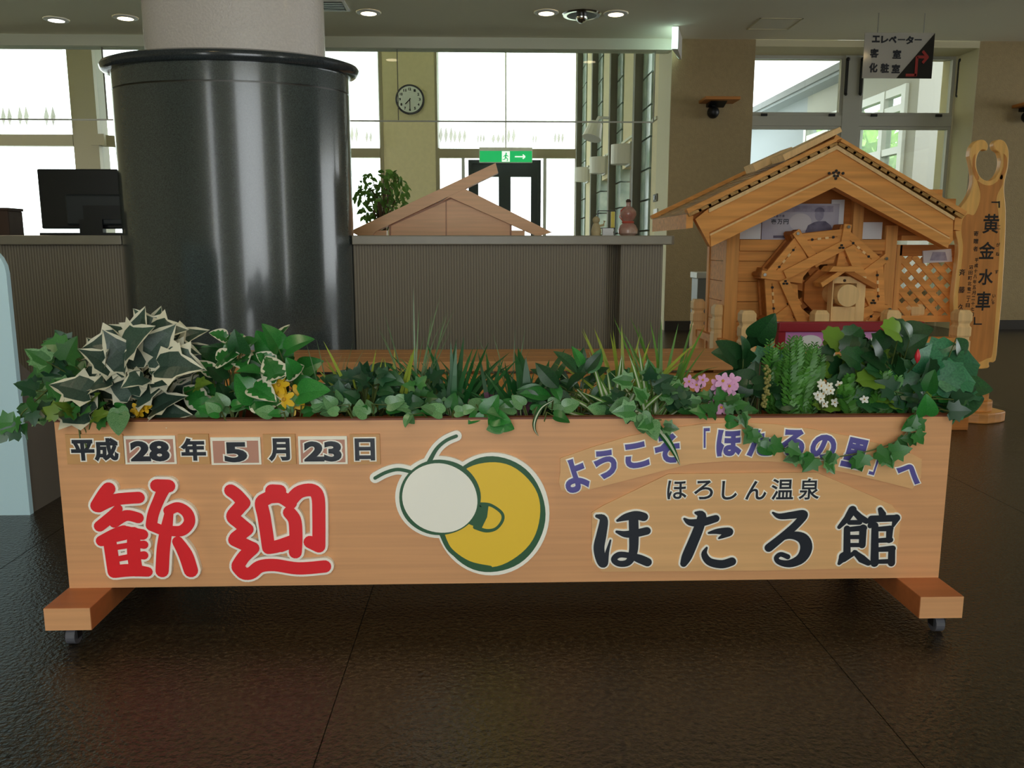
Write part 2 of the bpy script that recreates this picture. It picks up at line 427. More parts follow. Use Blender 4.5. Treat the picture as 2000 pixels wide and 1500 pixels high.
# window wall of the right-hand side: brown wall, window bay, brown wall
px0, px1, px2 = fx(1302, WY), fx(1476, WY, 90), fx(1914, WY, 91)
zs = .0
wr = structure(MB().box(px0, px1, WY, WY + WT, 0, CEIL).build('wall_right', 'wall_brown'), 'dim brown stucco wall beside the window bay')
MB().box(px0 - .004, px0 + .0, WY + .005, WY + WT, 0, CEIL).build('jamb_face', 'reveal_cream', wr)
structure(MB().box(px2, 14, WY, WY + WT, 0, CEIL).build('wall_far_right', 'wall_brown'), 'dim brown stucco wall behind the carved plaque')
structure(MB().box(px1, px2, WY + WT - .1, WY + WT, 0, .35).build('wall_under_window', 'wall_brown'))
structure(MB().box(px1, px2, WY + .001, WY + WT, CEIL - .06, CEIL).build('trim_2', 'reveal_cream'))
MB().box(px2 - .006, px2, WY + .002, WY + WT, 0, CEIL).build('reveal_face', 'reveal_cream', bpy.data.objects['wall_far_right'])
structure(MB().box(px0, px1, WY - .015, WY, 0, .09).build('baseboard_right', 'baseboard_dark'))
structure(MB().box(px2, 14, WY - .015, WY, 0, .09).build('baseboard_far_right', 'baseboard_dark'))
# the aluminium window in the bay (window plane set back)
GY_ = WY + .36
wn = structure(thing('window_1', None, None, (0, GY_, 0)), 'tall aluminium window in the bay behind the wooden hut')
fw0, fw1 = px1, fx(1866, GY_, 120)
mx0, mx1 = fx(1647, GY_, 150), fx(1681, GY_, 150)
zt0, zt1 = fz(247, GY_, 1660), fz(226, GY_, 1660)
ztop = CEIL - .06
m = MB(); m.box(mx0, mx1, GY_ - .03, GY_ + .05, .35, ztop).build('mullion', 'alu', wn, bevel=.004)
MB().box(fw0, fw1, GY_ - .025, GY_ + .05, zt0, zt1).build('transom', 'alu', wn, bevel=.004)
for (a, b, c, d) in ((fw0, mx0, zt1, ztop), (mx1, fw1, zt1, ztop), (fw0, mx0, .35, zt0), (mx1, fw1, .35, zt0)):
    t = .028; m = MB()
    m.box(a, b, GY_ - .012, GY_ + .04, c, c + t).box(a, b, GY_ - .012, GY_ + .04, d - t, d).box(a, a + t, GY_ - .012, GY_ + .04, c + t, d - t).box(b - t, b, GY_ - .012, GY_ + .04, c + t, d - t)
    s = m.build('sash', 'alu', wn)
    MB().box(a + t, b - t, GY_ + .012, GY_ + .018, c + t, d - t).build('pane', 'pane_clear', s)
for px, py0, py1 in ((1650, 118, 186), (1679, 118, 186), (1868, 120, 190)):
    z1, z0 = fz(py0, GY_, px), fz(py1, GY_, px); xx = fx(px, GY_, 150); m = MB()
    m.box(xx - .012, xx + .012, GY_ - .05, GY_ - .03, z0, z1).ball((xx, GY_ - .05, z1), .02).ball((xx, GY_ - .05, z0), .014)
    m.build('latch_rod', 'black_iron', wn)
for px in (1490, 1622, 1704, 1830):
    xx = fx(px, GY_, 228); MB().box(xx - .03, xx + .03, GY_ - .04, GY_ - .025, zt1 - .012, zt1 + .012).build('hinge', 'black_iron', wn)
structure(MB().box(fw1, px2 + .01, GY_ - .02, WY + WT, 0, CEIL).build('wall_window_reveal', 'reveal_cream'))

# left and right side walls, rear facade with the openings the daylight comes through
structure(MB().box(XA - .2, XA, WY + .2, FARL, 0, 4.65).build('wall_atrium_left', 'wall_cream'))
for nm, x0, ops, mt in (('wall_left', XL - .2, SIDE_L, 'wall_cream'), ('wall_side', XR + .8, SIDE_R, 'wall_brown')):
    m = MB(); ys = [REAR_Y - .2] + [v for o in ops for v in o] + [WY]
    for i in range(0, len(ys), 2): m.box(x0, x0 + .2, ys[i], ys[i + 1], 0, CEIL)
    for a, b in ops: m.box(x0, x0 + .2, a, b, 2.45, CEIL).box(x0, x0 + .2, a, b, 0, .25)
    structure(m.build(nm, mt))
m = MB(); xs = [XL] + [v for o in REAR_OPEN for v in o] + [14]
for i in range(0, len(xs), 2): m.box(xs[i], xs[i + 1], REAR_Y - .2, REAR_Y, 0, CEIL)
for a, b in REAR_OPEN: m.box(a, b, REAR_Y - .2, REAR_Y, 2.6, CEIL)
structure(m.build('wall_back', 'wall_cream'))

# far glazed walls of the atrium
def gl_win(n, a, b, Y, z0, z1, ztr, frame='mullion_tan', wf=.07, label=None, pane_below=True):
    o = structure(thing('window_%d' % n, None, None, ((a + b) / 2, Y, z0)), label)
    m = MB(); m.box(a, b, Y - .03, Y + .07, z0, z0 + wf).box(a, b, Y - .03, Y + .07, z1 - wf, z1).box(a, a + wf, Y - .03, Y + .07, z0 + wf, z1 - wf).box(b - wf, b, Y - .03, Y + .07, z0 + wf, z1 - wf)
    m.build('frame', frame, o)
    MB().box(a + wf, b - wf, Y - .04, Y + .08, ztr[0], ztr[1]).build('transom', frame, o)
    MB().box(a + wf, b - wf, Y + .02, Y + .026, ztr[1], z1 - wf).build('pane', 'pane_clear', o)
    if pane_below: MB().box(a + wf, b - wf, Y + .02, Y + .026, z0 + wf, ztr[0]).build('pane', 'pane_clear', o)
    return o
xw = fx(1278, WY + WT)                         # plane of the receding right wall of the atrium
ztr = (fz(309, FARY), fz(291, FARY))
pA, pB = fx(750, FARY, 300), fx(851, FARY, 300)
cL = fx(200, FARL, 300)                        # corner post
structure(MB().box(pA, pB, FARY - .02, FARY + .3, 0, 4.6).build('wall_far_pier', 'wall_cream'), 'cream pier between the far windows carrying the wall clock')
gl_win(2, pB, xw, FARY, .0, 4.6, ztr, label='wide far window over the green exit sign', pane_below=False)
gl_win(3, fx(560, FARY, 300), pA, FARY, .0, 4.6, ztr, label='narrow far window between granite pillar and cream pier')
zl = (fz(285, FARL, 80), fz(263, FARL, 80))
gl_win(4, XA, fx(156, FARL, 300), FARL, .0, 4.6, zl, label='far left window behind the black monitor')
structure(MB().box(fx(156, FARL, 300), cL, FARL - .1, FARL + .25, 0, 4.6).build('trim_3', 'mullion_tan'), 'tan corner post of the far left windows')
MB().box(fx(186, FARL, 300), cL + .1, FARL - .13, FARL - .06, zl[0], zl[1]).build('bracket', 'mullion_tan', bpy.data.objects['trim_3'])
# slanting window from the corner post to the narrow far window
o = structure(thing('window_5', None, None, (cL, FARL, 0)), 'slanting window pane beside the granite pillar')
e = Vector((fx(560, FARY, 300), FARY, 0)); s0 = Vector((cL, FARL, 0)); dv = (e - s0); nn = Vector((-dv.y, dv.x, 0)).normalized() * .05
def slab(a, b, z0, z1, th=.05):
    n = Vector((-(b - a).y, (b - a).x, 0)).normalized() * th
    return MB().prismz([tuple((a - n)[:2]), tuple((b - n)[:2]), tuple((b + n)[:2]), tuple((a + n)[:2])], z0, z1)
slab(s0, e, zl[0], zl[1]).build('transom', 'mullion_tan', o)
slab(s0, e, 4.5, 4.6).build('frame', 'mullion_tan', o)
slab(s0, e, zl[1], 4.5, .004).build('pane', 'pane_clear', o)
slab(s0, e, 0, zl[0], .004).build('pane', 'pane_clear', o)
# dark green double door under the exit sign
d0, d1 = fx(915, FARY, 350), fx(1056, FARY, 350); dz = fz(313, FARY)
o = structure(thing('door_1', None, None, ((d0 + d1) / 2, FARY, 0)), 'dark green glazed double door under the exit sign')
MB().box(d0, d0 + .07, FARY - .08, FARY + .06, 0, dz).box(d1 - .07, d1, FARY - .08, FARY + .06, 0, dz).box(d0 + .07, d1 - .07, FARY - .08, FARY + .06, dz - .07, dz).build('door_frame', 'door_green', o)
mid = (d0 + d1) / 2
for a, b in ((d0 + .07, mid), (mid, d1 - .07)):
    m = MB(); t = .11
    m.box(a, b, FARY - .06, FARY + .02, 0, .2).box(a, b, FARY - .06, FARY + .02, dz - .3, dz - .07).box(a, a + t, FARY - .06, FARY + .02, .2, dz - .3).box(b - t, b, FARY - .06, FARY + .02, .2, dz - .3)
    lf = m.build('door_leaf', 'door_green', o)
    MB().box(a + t, b - t, FARY - .02, FARY - .01, .2, dz - .3).build('pane', 'pane_clear', lf)
    hx = b - .05 if a < mid - .1 and b == mid else a + .05
    MB().tube([(hx, FARY - .1, .9), (hx, FARY - .1, 1.3)], .015).build('handle', 'steel', lf)
wf = [(fx(1064, FARY, 350), 'p'), (fx(905, FARY, 350), 'p')]
for xx, _ in wf: MB().box(xx - .03, xx + .03, FARY - .03, FARY + .06, 0, ztr[0]).build('mullion', 'alu_white', bpy.data.objects['window_2'])
MB().box(pB + .07, fx(905, FARY, 350) - .03, FARY + .02, FARY + .026, .07, ztr[0]).build('pane', 'pane_clear', bpy.data.objects['window_2'])
MB().box(fx(1064, FARY, 350) + .03, xw - .07, FARY + .02, FARY + .026, .07, ztr[0]).build('pane', 'pane_clear', bpy.data.objects['window_2'])

# receding right wall of the atrium: cream panels, pilasters coloured dark to stand for their unlit faces, glass-block slots
def wy(px): return atx(px, 300, xw).y
wa = structure(MB().box(xw + .25, xw + .4, WY + WT, FARY, 2.6, 4.6).build('wall_atrium', 'wall_cream'), 'cream side wall of the atrium with pilasters and slots')
marks = [(1126, 1136, 1143, 1155), (1155, 1166, 1174, 1190), (1190, 1203, 1213, 1237), (1237, 1252, 1269, 1279)]
for i, (p0, p1, p2, p3) in enumerate(marks):
    y1 = min(wy(p1), FARY); yg = wy(p2); yc = max(wy(p3), WY + WT)
    MB().box(xw - (fx(p1, y1, 300) - fx(p0, y1, 300)), xw + .4, y1, y1 + .12, 0, 4.6).build('pilaster', 'pilaster', wa)
    # slot of glass blocks
    zz = 0; bl = .32
    while zz < 4.5:
        MB().box(xw, xw + .12, yg + .01, (yg + y1) / 2 - .01, zz + .01, zz + bl - .01).build('glass_block', 'glass_block', wa)
        MB().box(xw, xw + .12, (yg + y1) / 2 + .01, y1 - .01, zz + .01, zz + bl - .01).build('glass_block', 'glass_block', wa)
        zz += bl
    z_open = 1.75 if i in (1, 2) else 0
    MB().box(xw + .02, xw + .2, yc, yg, z_open, 4.6).build('wall_panel', 'wall_cream', wa)
    if z_open:
        MB().box(xw + .02, xw + .2, yc, yc + (yg - yc) * .22, 0, z_open).box(xw + .02, xw + .2, yc, yg, 0, .5).build('wall_panel', 'wall_cream', wa)
    MB().box(xw, xw + .02, yc, yg, 2.05, 2.08).build('picture_rail', 'beam_paint', wa)
# outdoors: ground, low hill, neighbouring wing
structure(MB().box(-60, 60, 15.9, 90, -.3, -.2).build('ground_outside', 'ext_ground'))
structure(MB().box(XR + 1.2, 60, 8.6, 15.9, -.3, -.2).build('ground_beside_wing', 'ext_ground'))

# wing of the building seen through the bay window
WX = (1765 - 950) / 1620 * 12.2
def wpx(px, py=300): return atx(px, py, WX)
wing = thing('building_wing', 'white neighbouring wing with sloping eave seen through the bay window', 'building', (WX, 12.2, 0))
yn, yf = wpx(1765).y, wpx(1475).y
zr = atx(1650, 150, WX).z
ygl = wpx(1572).y
MB().box(WX, WX + .2, ygl, yf + 4, -.2, zr).build('wall', 'ext_wall_grey', wing)
zg1 = atx(1725, 182, WX).z
MB().box(WX, WX + .2, yn, ygl, zg1, zr).build('wall', 'ext_wall', wing)
MB().box(WX - .35, WX + .6, yn - .1, yf + 4, zr, zr + .12).build('roof', 'ext_roof', wing)
MB().box(WX - .3, WX, yn - .1, yf + 4, zr - .05, zr).build('soffit', 'ext_wall_grey', wing)
MB().box(WX, WX + 3, yn - .3, yn, -.2, zr + 2).build('end_wall', 'ext_wall', wing)
for px in (1574, 1617, 1668, 1722, 1762):
    y = wpx(px).y; MB().box(WX - .05, WX + .1, y - .06, y + .06, -.2, zg1).build('post', 'alu_white', wing)
for py in (300, 222):
    z = atx(1725, py, WX).z; MB().box(WX - .04, WX + .08, yn, ygl, z - .05, z + .05).build('transom', 'alu_white', wing)
MB().box(WX - .04, WX + .08, yn, ygl, zg1 - .12, zg1).build('transom', 'alu_white', wing)
MB().box(WX + .02, WX + .03, yn, ygl, -.2, zg1).build('pane', 'pane_clear', wing)

def bush(name, label, c, r, n, mt, cat='tree', trunk=True, seed=1, lim=None):
    rd = random.Random(seed); o = thing(name, label, cat, (c[0], c[1], -.2))
    if trunk: MB().tube([(c[0], c[1], -.2), (c[0] + .1, c[1], c[2])], [.12, .06], 8).build('trunk', 'bark', o)
    m = MB()
    for i in range(n):
        d = Vector((rd.gauss(0, 1), rd.gauss(0, 1), rd.gauss(0, .8))).normalized() * r * (.55 + .45 * rd.random())
        p = Vector(c) + Vector((d.x, d.y, d.z * 1.15)); u = Vector((rd.gauss(0, 1), rd.gauss(0, 1), rd.gauss(0, 1))).normalized(); v = u.orthogonal().normalized()
        q = u.cross(v); s = r * .13 * rd.uniform(.7, 1.4)
        m.add([p - v * s, p + q * s * .5, p + v * s, p - q * s * .5], [(0, 1, 2, 3)])
    m.build('crown', mt, o)
for i, (px, D, zc, r, lab) in enumerate(((1585, 19.5, 1.9, 1.25, 'bright green tree behind the wing glazing, farthest from the bay'), (1700, 16.8, 1.5, 1.35, 'bright green tree behind the wing glazing, beside the white posts'),
                                        (1762, 15.0, 1.1, 1.2, 'bright green tree behind the wing glazing, lowest and nearest'), (1650, 22, 2.3, 1.8, 'tall green tree far behind the neighbouring wing'))):
    bush('broadleaf_tree', lab, (fx(px, D, 260) , D, zc), r, 900, 'leaf_tree', seed=i)

# ------------------------------------------------------------------ pillar with granite sleeve
pc = (fx(470, 3.68, 480), 3.68, 0); rx = .487; RY = .62
pl = structure(thing('pillar', None, None, pc), 'round pillar with dark polished granite sleeve and flared rim')
zj0, zrim = fz(157, 3.68 - rx * RY, 470), fz(112, 3.68 - rx * RY, 470)
MB().lathe(pc, [(rx, 0), (rx, zj0 - .004)], 96, RY).build('granite_sleeve', 'granite', pl, smooth=True)
MB().lathe(pc, [(rx - .006, zj0 - .004), (rx - .006, zj0 + .003)], 96, RY).build('joint', 'alu_joint', pl, smooth=True)
MB().lathe(pc, [(rx, zj0 + .003), (rx, zrim - .012)], 96, RY).build('granite_collar', 'granite', pl, smooth=True)
ro = rx * 1.082
MB().lathe(pc, [(rx, zrim - .012), (ro - .012, zrim - .010), (ro, zrim), (ro + .004, zrim + .014), (ro - .004, zrim + .026), (ro - .03, zrim + .034), (rx * .7, zrim + .034)], 96, RY).build('rim', 'granite_rim', pl, smooth=True)
MB().lathe((fx(459, 3.68, 60), 3.68, 0), [(.368, zrim + .03), (.368, CEIL)], 96, RY).build('shaft', 'pillar_paint', pl, smooth=True)

# ------------------------------------------------------------------ reception counter
CY = 3.66
ct = fz(460, CY); cb = fz(478, CY)
def counter(name, label, a, b, plan, slabp):
    o = thing(name, label, 'counter', ((a + b) / 2, CY, 0))
    MB().prismz(plan, 0.0, cb).build('ribbed_front', 'counter_ribbed', o)
    MB().prismz(slabp, cb, ct).build('counter_top', 'counter_top', o, bevel=.004)
    return o
a, b = pc[0] + rx + .001, fx(1296, CY)
c1, c2 = fx(1165, CY), fx(1213, CY)
plan = [(a, CY)] + [(c1 + (c2 - c1) * t, CY + .10 * (1 - math.cos(t * math.pi / 2))) for t in [i / 8 for i in range(9)]] + [(c2 + .001, CY + .01), (b, CY + .01), (b, CY + .42), (a, CY + .42)]
b2 = fx(1316, CY)
counter('reception_counter', 'grey-brown ribbed reception counter beside the granite pillar, with the gourd vase on it', a, b, plan, [(a, CY - .03), (b2 - .015, CY - .03), (b2, CY - .01), (b2, CY + .46), (a, CY + .46)])
a, b = fx(-160, CY), pc[0] - rx - .001
counter('reception_counter', 'grey-brown ribbed reception counter with the black monitor on it', a, b, [(a, CY), (b, CY), (b, CY + .42), (a, CY + .42)], [(a, CY - .03), (b, CY - .03), (b, CY + .46), (a, CY + .46)])

# ------------------------------------------------------------------ welcome planter sign
SY = 1.676
sg = thing('welcome_planter', 'long wooden planter box on casters with red welcome characters and date plates on its front', 'planter', (.049, SY, 0))
UL, UR, ZB, ZT = -.878, .977, .0905, .4505
PD = .25
MB().box(UL, UR, SY, SY + .016, ZB, ZT - .004).build('front_panel', 'sign_wood', sg)
MB().box(UL, UR, SY, SY + .02, ZT - .004, ZT).build('edge_band', 'sign_edge', sg)
MB().box(UL, UR, SY + PD, SY + PD + .016, ZB, ZT).build('back_panel', 'sign_wood_dark', sg)
for x0 in (UL, UR - .016): MB().box(x0, x0 + .016, SY + .016, SY + PD, ZB, ZT - .004).build('side_panel', 'sign_wood_dark', sg)
MB().box(UL + .016, UR - .016, SY + .016, SY + PD, ZB, ZB + .012).build('bottom_panel', 'sign_wood_dark', sg)
MB().box(UL + .016, UR - .016, SY + .02, SY + PD, ZT - .07, ZT - .055).build('soil_bed', 'soil', sg)
BF = 1.578
for x0, x1 in ((-.882, -.79), (.886, .977)):
    MB().box(x0, x1, BF, SY + PD + .12, .043, ZB).build('foot_block', 'sign_wood_dark', sg, bevel=.0015)
    MB().box(x0 + .0008, x1 - .0008, BF - .001, BF, .0438, ZB - .0008).build('foot_end_face', 'sign_wood', sg)
    for y in (BF + .03, SY + PD + .09):
        xc = (x0 + x1) / 2 + (.012 if x0 > 0 else -.008)
        c = MB().box(xc - .016, xc + .016, y - .016, y + .016, .039, .043).box(xc - .013, xc - .010, y - .008, y + .012, .014, .039).box(xc + .010, xc + .013, y - .008, y + .012, .014, .039).build('caster', 'rubber', sg)
        MB().tube([(xc - .009, y + .004, .018), (xc + .009, y + .004, .018)], .018, 18).build('wheel', 'caster_grey', c)
SF = SY - .0004
def S(px, py):
    p = at(px, py, SY); return (p.x, p.z)
PXM = (UR - UL) / (1847 - 121)              # metres per pixel on the panel
# date plates
dates = [('平成', 134, 241, 847, 906, 'tan', 2), ('28', 247, 343, 850, 906, 'frame', 2), ('年', 352, 408, 847, 906, 'tan', 1), ('5', 415, 509, 853, 907, 'frame', 1), ('月', 517, 577, 847, 906, 'tan', 1), ('23', 585, 678, 851, 906, 'frame', 2), ('日', 685, 742, 847, 906, 'tan', 1)]
for body, x0, x1, y0, y1, kind, nch in dates:
    a = S(x0, y1); b = S(x1, y0)
    if kind == 'tan':
        o = MB().box(a[0], b[0], SF - .004, SF, a[1], b[1]).build('date_plate', 'plate_tan', sg)
    else:
        o = MB().box(a[0], b[0], SF - .004, SF, a[1], b[1]).build('date_card', 'cream', sg)
        MB().box(a[0] + .0045, b[0] - .0045, SF - .0046, SF - .004, a[1] + .004, b[1] - .007).build('card_face', 'plate_pink', o)
    cx, cz = (a[0] + b[0]) / 2, (a[1] + b[1]) / 2 - (.002 if kind == 'frame' else 0)
    hh = 40 * PXM if kind == 'tan' else 35 * PXM
    wd = {'平成': 84, '28': 66, '年': 42, '5': 35, '月': 36, '23': 64, '日': 34}[body] * PXM
    fat = .0022 if kind == 'tan' else .0034
    m = MB(); glyph(m, body, cx, cz, wd, hh, fat + .0026, SF - .0052, SF - .0046); m.build('lettering_outline', 'white_letter_edge', o)
    m = MB(); glyph(m, body, cx, cz, wd, hh, fat, SF - .0060, SF - .0054); m.build('lettering', 'ink_navy', o)
# the two big red characters, brushed as strokes (crop coordinates 0.38 px per unit from (0,800))
def C8(pts, w): return [(*S(p[0] * .38, 800 + p[1] * .38), (p[2] if len(p) > 2 else w) * .38 * PXM) for p in pts]
kan = [[(572, 398), (548, 428), (512, 486)], [(520, 490, 30), (600, 455, 30), (725, 443, 30)], [(620, 500, 22), (592, 535, 28), (525, 590, 28)], [(600, 572, 26), (660, 535, 28), (722, 547, 28)],
       [(650, 612, 28), (600, 630, 28), (535, 665, 28)], [(575, 650), (585, 720), (600, 822)], [(665, 616, 28), (700, 624, 28), (745, 632, 28)], [(700, 625), (700, 730), (712, 815)], [(590, 700, 14), (700, 684, 16), (752, 684, 22)], [(592, 762, 14), (700, 742, 16), (752, 738, 22)],
       [(600, 822), (680, 814), (770, 822, 26)], [(655, 640, 20), (610, 650, 20)],
       [(818, 382), (878, 384)], [(855, 395, 32), (832, 445, 28), (800, 525, 28), (790, 585, 28)], [(790, 588, 26), (850, 612, 26)], [(878, 510, 26), (925, 492, 26), (972, 520, 28), (984, 570, 28), (945, 612, 28), (880, 612, 26)], [(880, 525, 22), (866, 610, 30), (852, 700), (845, 818)], [(925, 668, 28), (965, 735, 36), (992, 815, 36)]]
gei = [[(1195, 408), (1225, 430), (1262, 470)], [(1262, 470), (1235, 500), (1205, 540), (1235, 570), (1278, 605)], [(1278, 605), (1220, 650)], [(1215, 660), (1280, 690), (1308, 702)], [(1308, 702), (1262, 745), (1232, 790)], [(1232, 800), (1262, 830), (1300, 828), (1345, 795), (1420, 788), (1540, 805), (1675, 795)],
       [(1405, 408), (1445, 410)], [(1440, 412), (1385, 445), (1352, 470), (1365, 540), (1380, 640), (1388, 700)], [(1388, 700), (1440, 690), (1520, 662)], [(1500, 470), (1450, 440), (1400, 440)], [(1500, 460), (1545, 415), (1610, 405), (1640, 440), (1645, 540), (1645, 690)], [(1645, 692), (1600, 670)], [(1495, 520), (1522, 560), (1528, 640), (1525, 722)], [(1525, 660), (1450, 690)]]
for strokes, nm in ((kan, 'welcome_character'), (gei, 'welcome_character')):
    m = MB()
    for st in strokes: brush(m, C8(st, 33), SF - .010, SF, grow=.0052)
    o = m.build(nm, 'white_letter_edge', sg)
    m = MB()
    for st in strokes: brush(m, C8(st, 33), SF - .0118, SF - .0111)
    m.build('lettering', 'red_letter', o)
# arched and gabled backing boards on the right half (crop coordinates 0.4 px per unit from (1060,800))
def C4(x, y): return S(1060 + x * .4, 800 + y * .4)
arch = [(85, 300), (85, 235), (250, 178), (420, 128), (600, 92), (780, 68), (960, 60), (1140, 70), (1320, 94), (1480, 125), (1640, 165), (1800, 215), (1846, 240), (1842, 330), (1800, 385), (1640, 345), (1480, 306), (1300, 268), (1100, 250), (900, 248), (720, 262), (540, 308), (330, 362), (140, 408), (90, 390), (78, 350)]
ab = MB().prism([C4(*p) for p in arch], SF - .004, SF).build('arched_board', 'board_tan', sg)
house = [(612, 312), (1335, 304), (1395, 330), (1560, 400), (1700, 462), (1745, 520), (1720, 740), (1660, 768), (1100, 782), (600, 786), (290, 788), (238, 740), (238, 500), (290, 468)]
hb = MB().prism([C4(*p) for p in house], SF - .004, SF).build('gabled_board', 'board_tan', sg)
arc = [('よ', 155, 318, 17, 105, 150), ('う', 305, 262, 13, 92, 128), ('こ', 455, 220, 10, 100, 112), ('そ', 605, 188, 6, 108, 130), ('「', 797, 135, 2, 26, 92), ('ほ', 905, 160, 0, 108, 118), ('た', 1055, 160, -1, 108, 118), ('る', 1215, 160, -4, 108, 122), ('の', 1365, 180, -8, 112, 112), ('里', 1520, 210, -12, 104, 134), ('」', 1612, 268, -14, 26, 92), ('へ', 1785, 305, -24, 122, 66)]
u = .4 * PXM
for ch, x_, y_, rot, wd, ht in arc:
    cx, cz = C4(x_, y_); thin = ch in '「」'
    fat = .0010 if thin else .0031
    m = MB(); glyph(m, ch, cx, cz, wd * u, ht * u, fat + .0026, SF - .0052, SF - .0042, R(rot)); o = m.build('lettering_outline', 'white_letter_edge', ab)
    m = MB(); glyph(m, ch, cx, cz, wd * u, ht * u, fat, SF - .0060, SF - .0054, R(rot)); m.build('lettering', 'ink_purple', ab)
for i, ch in enumerate('ほろしん温泉'):
    cx, cz = C4((652, 782, 908, 1037, 1166, 1296)[i], (388, 388, 390, 390, 385, 384)[i])
    wd, ht = ((92, 92), (90, 92), (72, 92), (100, 92), (106, 102), (96, 104))[i]
    m = MB(); glyph(m, ch, cx, cz, wd * u, ht * u, .0030, SF - .0052, SF - .0042); m.build('lettering_outline', 'white_letter_edge', hb)
    m = MB(); glyph(m, ch, cx, cz, wd * u, ht * u, .0007, SF - .0060, SF - .0054); m.build('lettering', 'ink_navy', hb)
big = {
 'ho': [[(262, 514, 8), (295, 530, 18), (285, 600, 23), (272, 670, 25), (285, 735, 22), (300, 742, 16), (312, 690, 9), (328, 632, 4)], [(362, 536, 6), (400, 520, 16), (450, 510, 20), (490, 518, 20)], [(358, 590, 6), (400, 602, 15), (450, 598, 18), (505, 586, 18)], [(440, 530, 22), (442, 620, 22), (438, 690, 20), (415, 738, 16), (370, 745, 14), (345, 725, 14), (370, 702, 14), (420, 706, 14), (470, 722, 20), (508, 738, 20)]],
 'ta': [[(688, 528, 6), (715, 545, 15), (770, 545, 19), (840, 526, 17)], [(742, 498, 6), (772, 512, 20), (758, 570, 23), (730, 640, 24), (700, 710, 24), (684, 745, 16)], [(806, 596, 5), (850, 588, 13), (905, 590, 19), (880, 608, 12), (855, 622, 4)], [(796, 668, 5), (784, 700, 14), (810, 736, 18), (870, 748, 20), (918, 735, 20)]],
 'ru': [[(1118, 498, 5), (1150, 515, 13), (1210, 510, 17), (1268, 506, 19), (1235, 552, 18), (1170, 610, 18), (1098, 668, 20)], [(1098, 668, 18), (1160, 625, 10), (1215, 608, 18), (1265, 625, 26), (1280, 670, 28), (1255, 720, 24), (1200, 745, 18), (1150, 738, 13), (1134, 718, 11), (1155, 700, 11), (1190, 712, 12)]],
 'kan': [[(1505, 484, 17), (1480, 525, 14), (1440, 568, 8)], [(1512, 492, 12), (1540, 520, 14), (1572, 538, 12)], [(1490, 545, 10), (1540, 545, 10)], [(1478, 575, 13), (1478, 690, 15)], [(1475, 580, 10), (1562, 572, 12)], [(1556, 572, 15), (1552, 655, 14)], [(1480, 616, 9), (1555, 616, 9)], [(1480, 655, 9), (1555, 655, 9)], [(1440, 745, 7), (1462, 712, 20), (1480, 690, 12)], [(1462, 725, 12), (1520, 690, 9)], [(1515, 690, 10), (1550, 722, 17), (1582, 742, 12)],
         [(1640, 482, 10), (1650, 505, 15)], [(1596, 528, 14), (1716, 524, 14)], [(1600, 530, 12), (1590, 562, 10)], [(1718, 524, 16), (1702, 562, 6)], [(1614, 560, 14), (1612, 742, 17)], [(1615, 578, 9), (1690, 574, 12)], [(1686, 576, 14), (1682, 632, 12)], [(1615, 634, 9), (1690, 630, 11)], [(1615, 678, 9), (1700, 672, 13)], [(1696, 676, 14), (1694, 742, 15)], [(1615, 736, 9), (1695, 734, 10)]]}
for key, strokes in big.items():
    T = lambda st: [(*C4(p[0], p[1]), p[2] * u * (1.22 if key == 'kan' else 1.08)) for p in st]
    sm = key != 'kan'
    m = MB()
    for st in strokes: brush(m, T(st), SF - .0060, SF, grow=.0036, smooth=sm)
    m.build('lettering_outline', 'white_letter_edge', hb)
    m = MB()
    for st in strokes: brush(m, T(st), SF - .0078, SF - .0071, smooth=sm)
    m.build('lettering', 'ink_navy', hb)
# round emblem: a yellow disc behind a smaller white disc with two feelers, plain
def CE(x, y): return S(700 + x * .3, 800 + y * .3)
ue = .3 * PXM
def ell(cx, cy, rx_, ry_, rot=0, n=56, wob=0, seed=1):
    out = []
    for k in range(n):
        a = 2 * math.pi * k / n; f = 1 + wob * math.sin(3 * a + seed) + wob * .6 * math.sin(7 * a + seed * 2)
        x = rx_ * math.cos(a) * f; y = ry_ * math.sin(a) * f
        out.append(CE(cx + x * math.cos(rot) - y * math.sin(rot), cy + x * math.sin(rot) + y * math.cos(rot)))
    return out
def TE(pts): return [(*CE(p[0], p[1]), p[2] * ue) for p in pts]
feel = [[(112, 438, 11), (180, 402, 11), (260, 382, 11), (345, 398, 11)], [(638, 166, 11), (570, 196, 11), (510, 250, 12), (462, 335, 15)]]
m = MB()
m.prism(ell(530, 562, 288, 266), SF - .0079, SF); m.prism(ell(870, 672, 372, 398, .1), SF - .008, SF)
for st in feel: brush(m, TE(st), SF - .0072, SF, grow=24 * ue)
em = m.build('round_emblem', 'emblem_white', sg)
MB().prism(ell(868, 674, 346, 376, .12, wob=.006), SF - .0086, SF - .0081).build('disc_line', 'emblem_green', em)
MB().prism(ell(860, 672, 318, 342, .3, wob=.010, seed=3), SF - .0092, SF - .0087).build('yellow_disc', 'emblem_yellow', em)
m = MB(); brush(m, TE([(540, 800, 12), (600, 905, 15), (720, 985, 12), (860, 1015, 10)]), SF - .0095, SF - .0093); m.build('disc_line', 'emblem_green', em)
m = MB(); brush(m, TE([(800, 610, 16), (860, 612, 10), (930, 660, 10), (938, 710, 10), (895, 765, 10), (830, 778, 12), (760, 755, 14)]), SF - .0095, SF - .0093)
m.prism([CE(*p) for p in ((770, 610), (848, 610), (838, 690), (800, 768), (720, 735), (770, 670))], SF - .0095, SF - .0093); m.build('disc_line', 'emblem_green', em)
MB().prism(ell(532, 562, 264, 244, wob=.004), SF - .0103, SF - .0096).build('disc_line', 'emblem_green', em)
MB().prism(ell(532, 566, 246, 222, .35, wob=.004), SF - .0110, SF - .0104).build('white_disc', 'emblem_white', em)
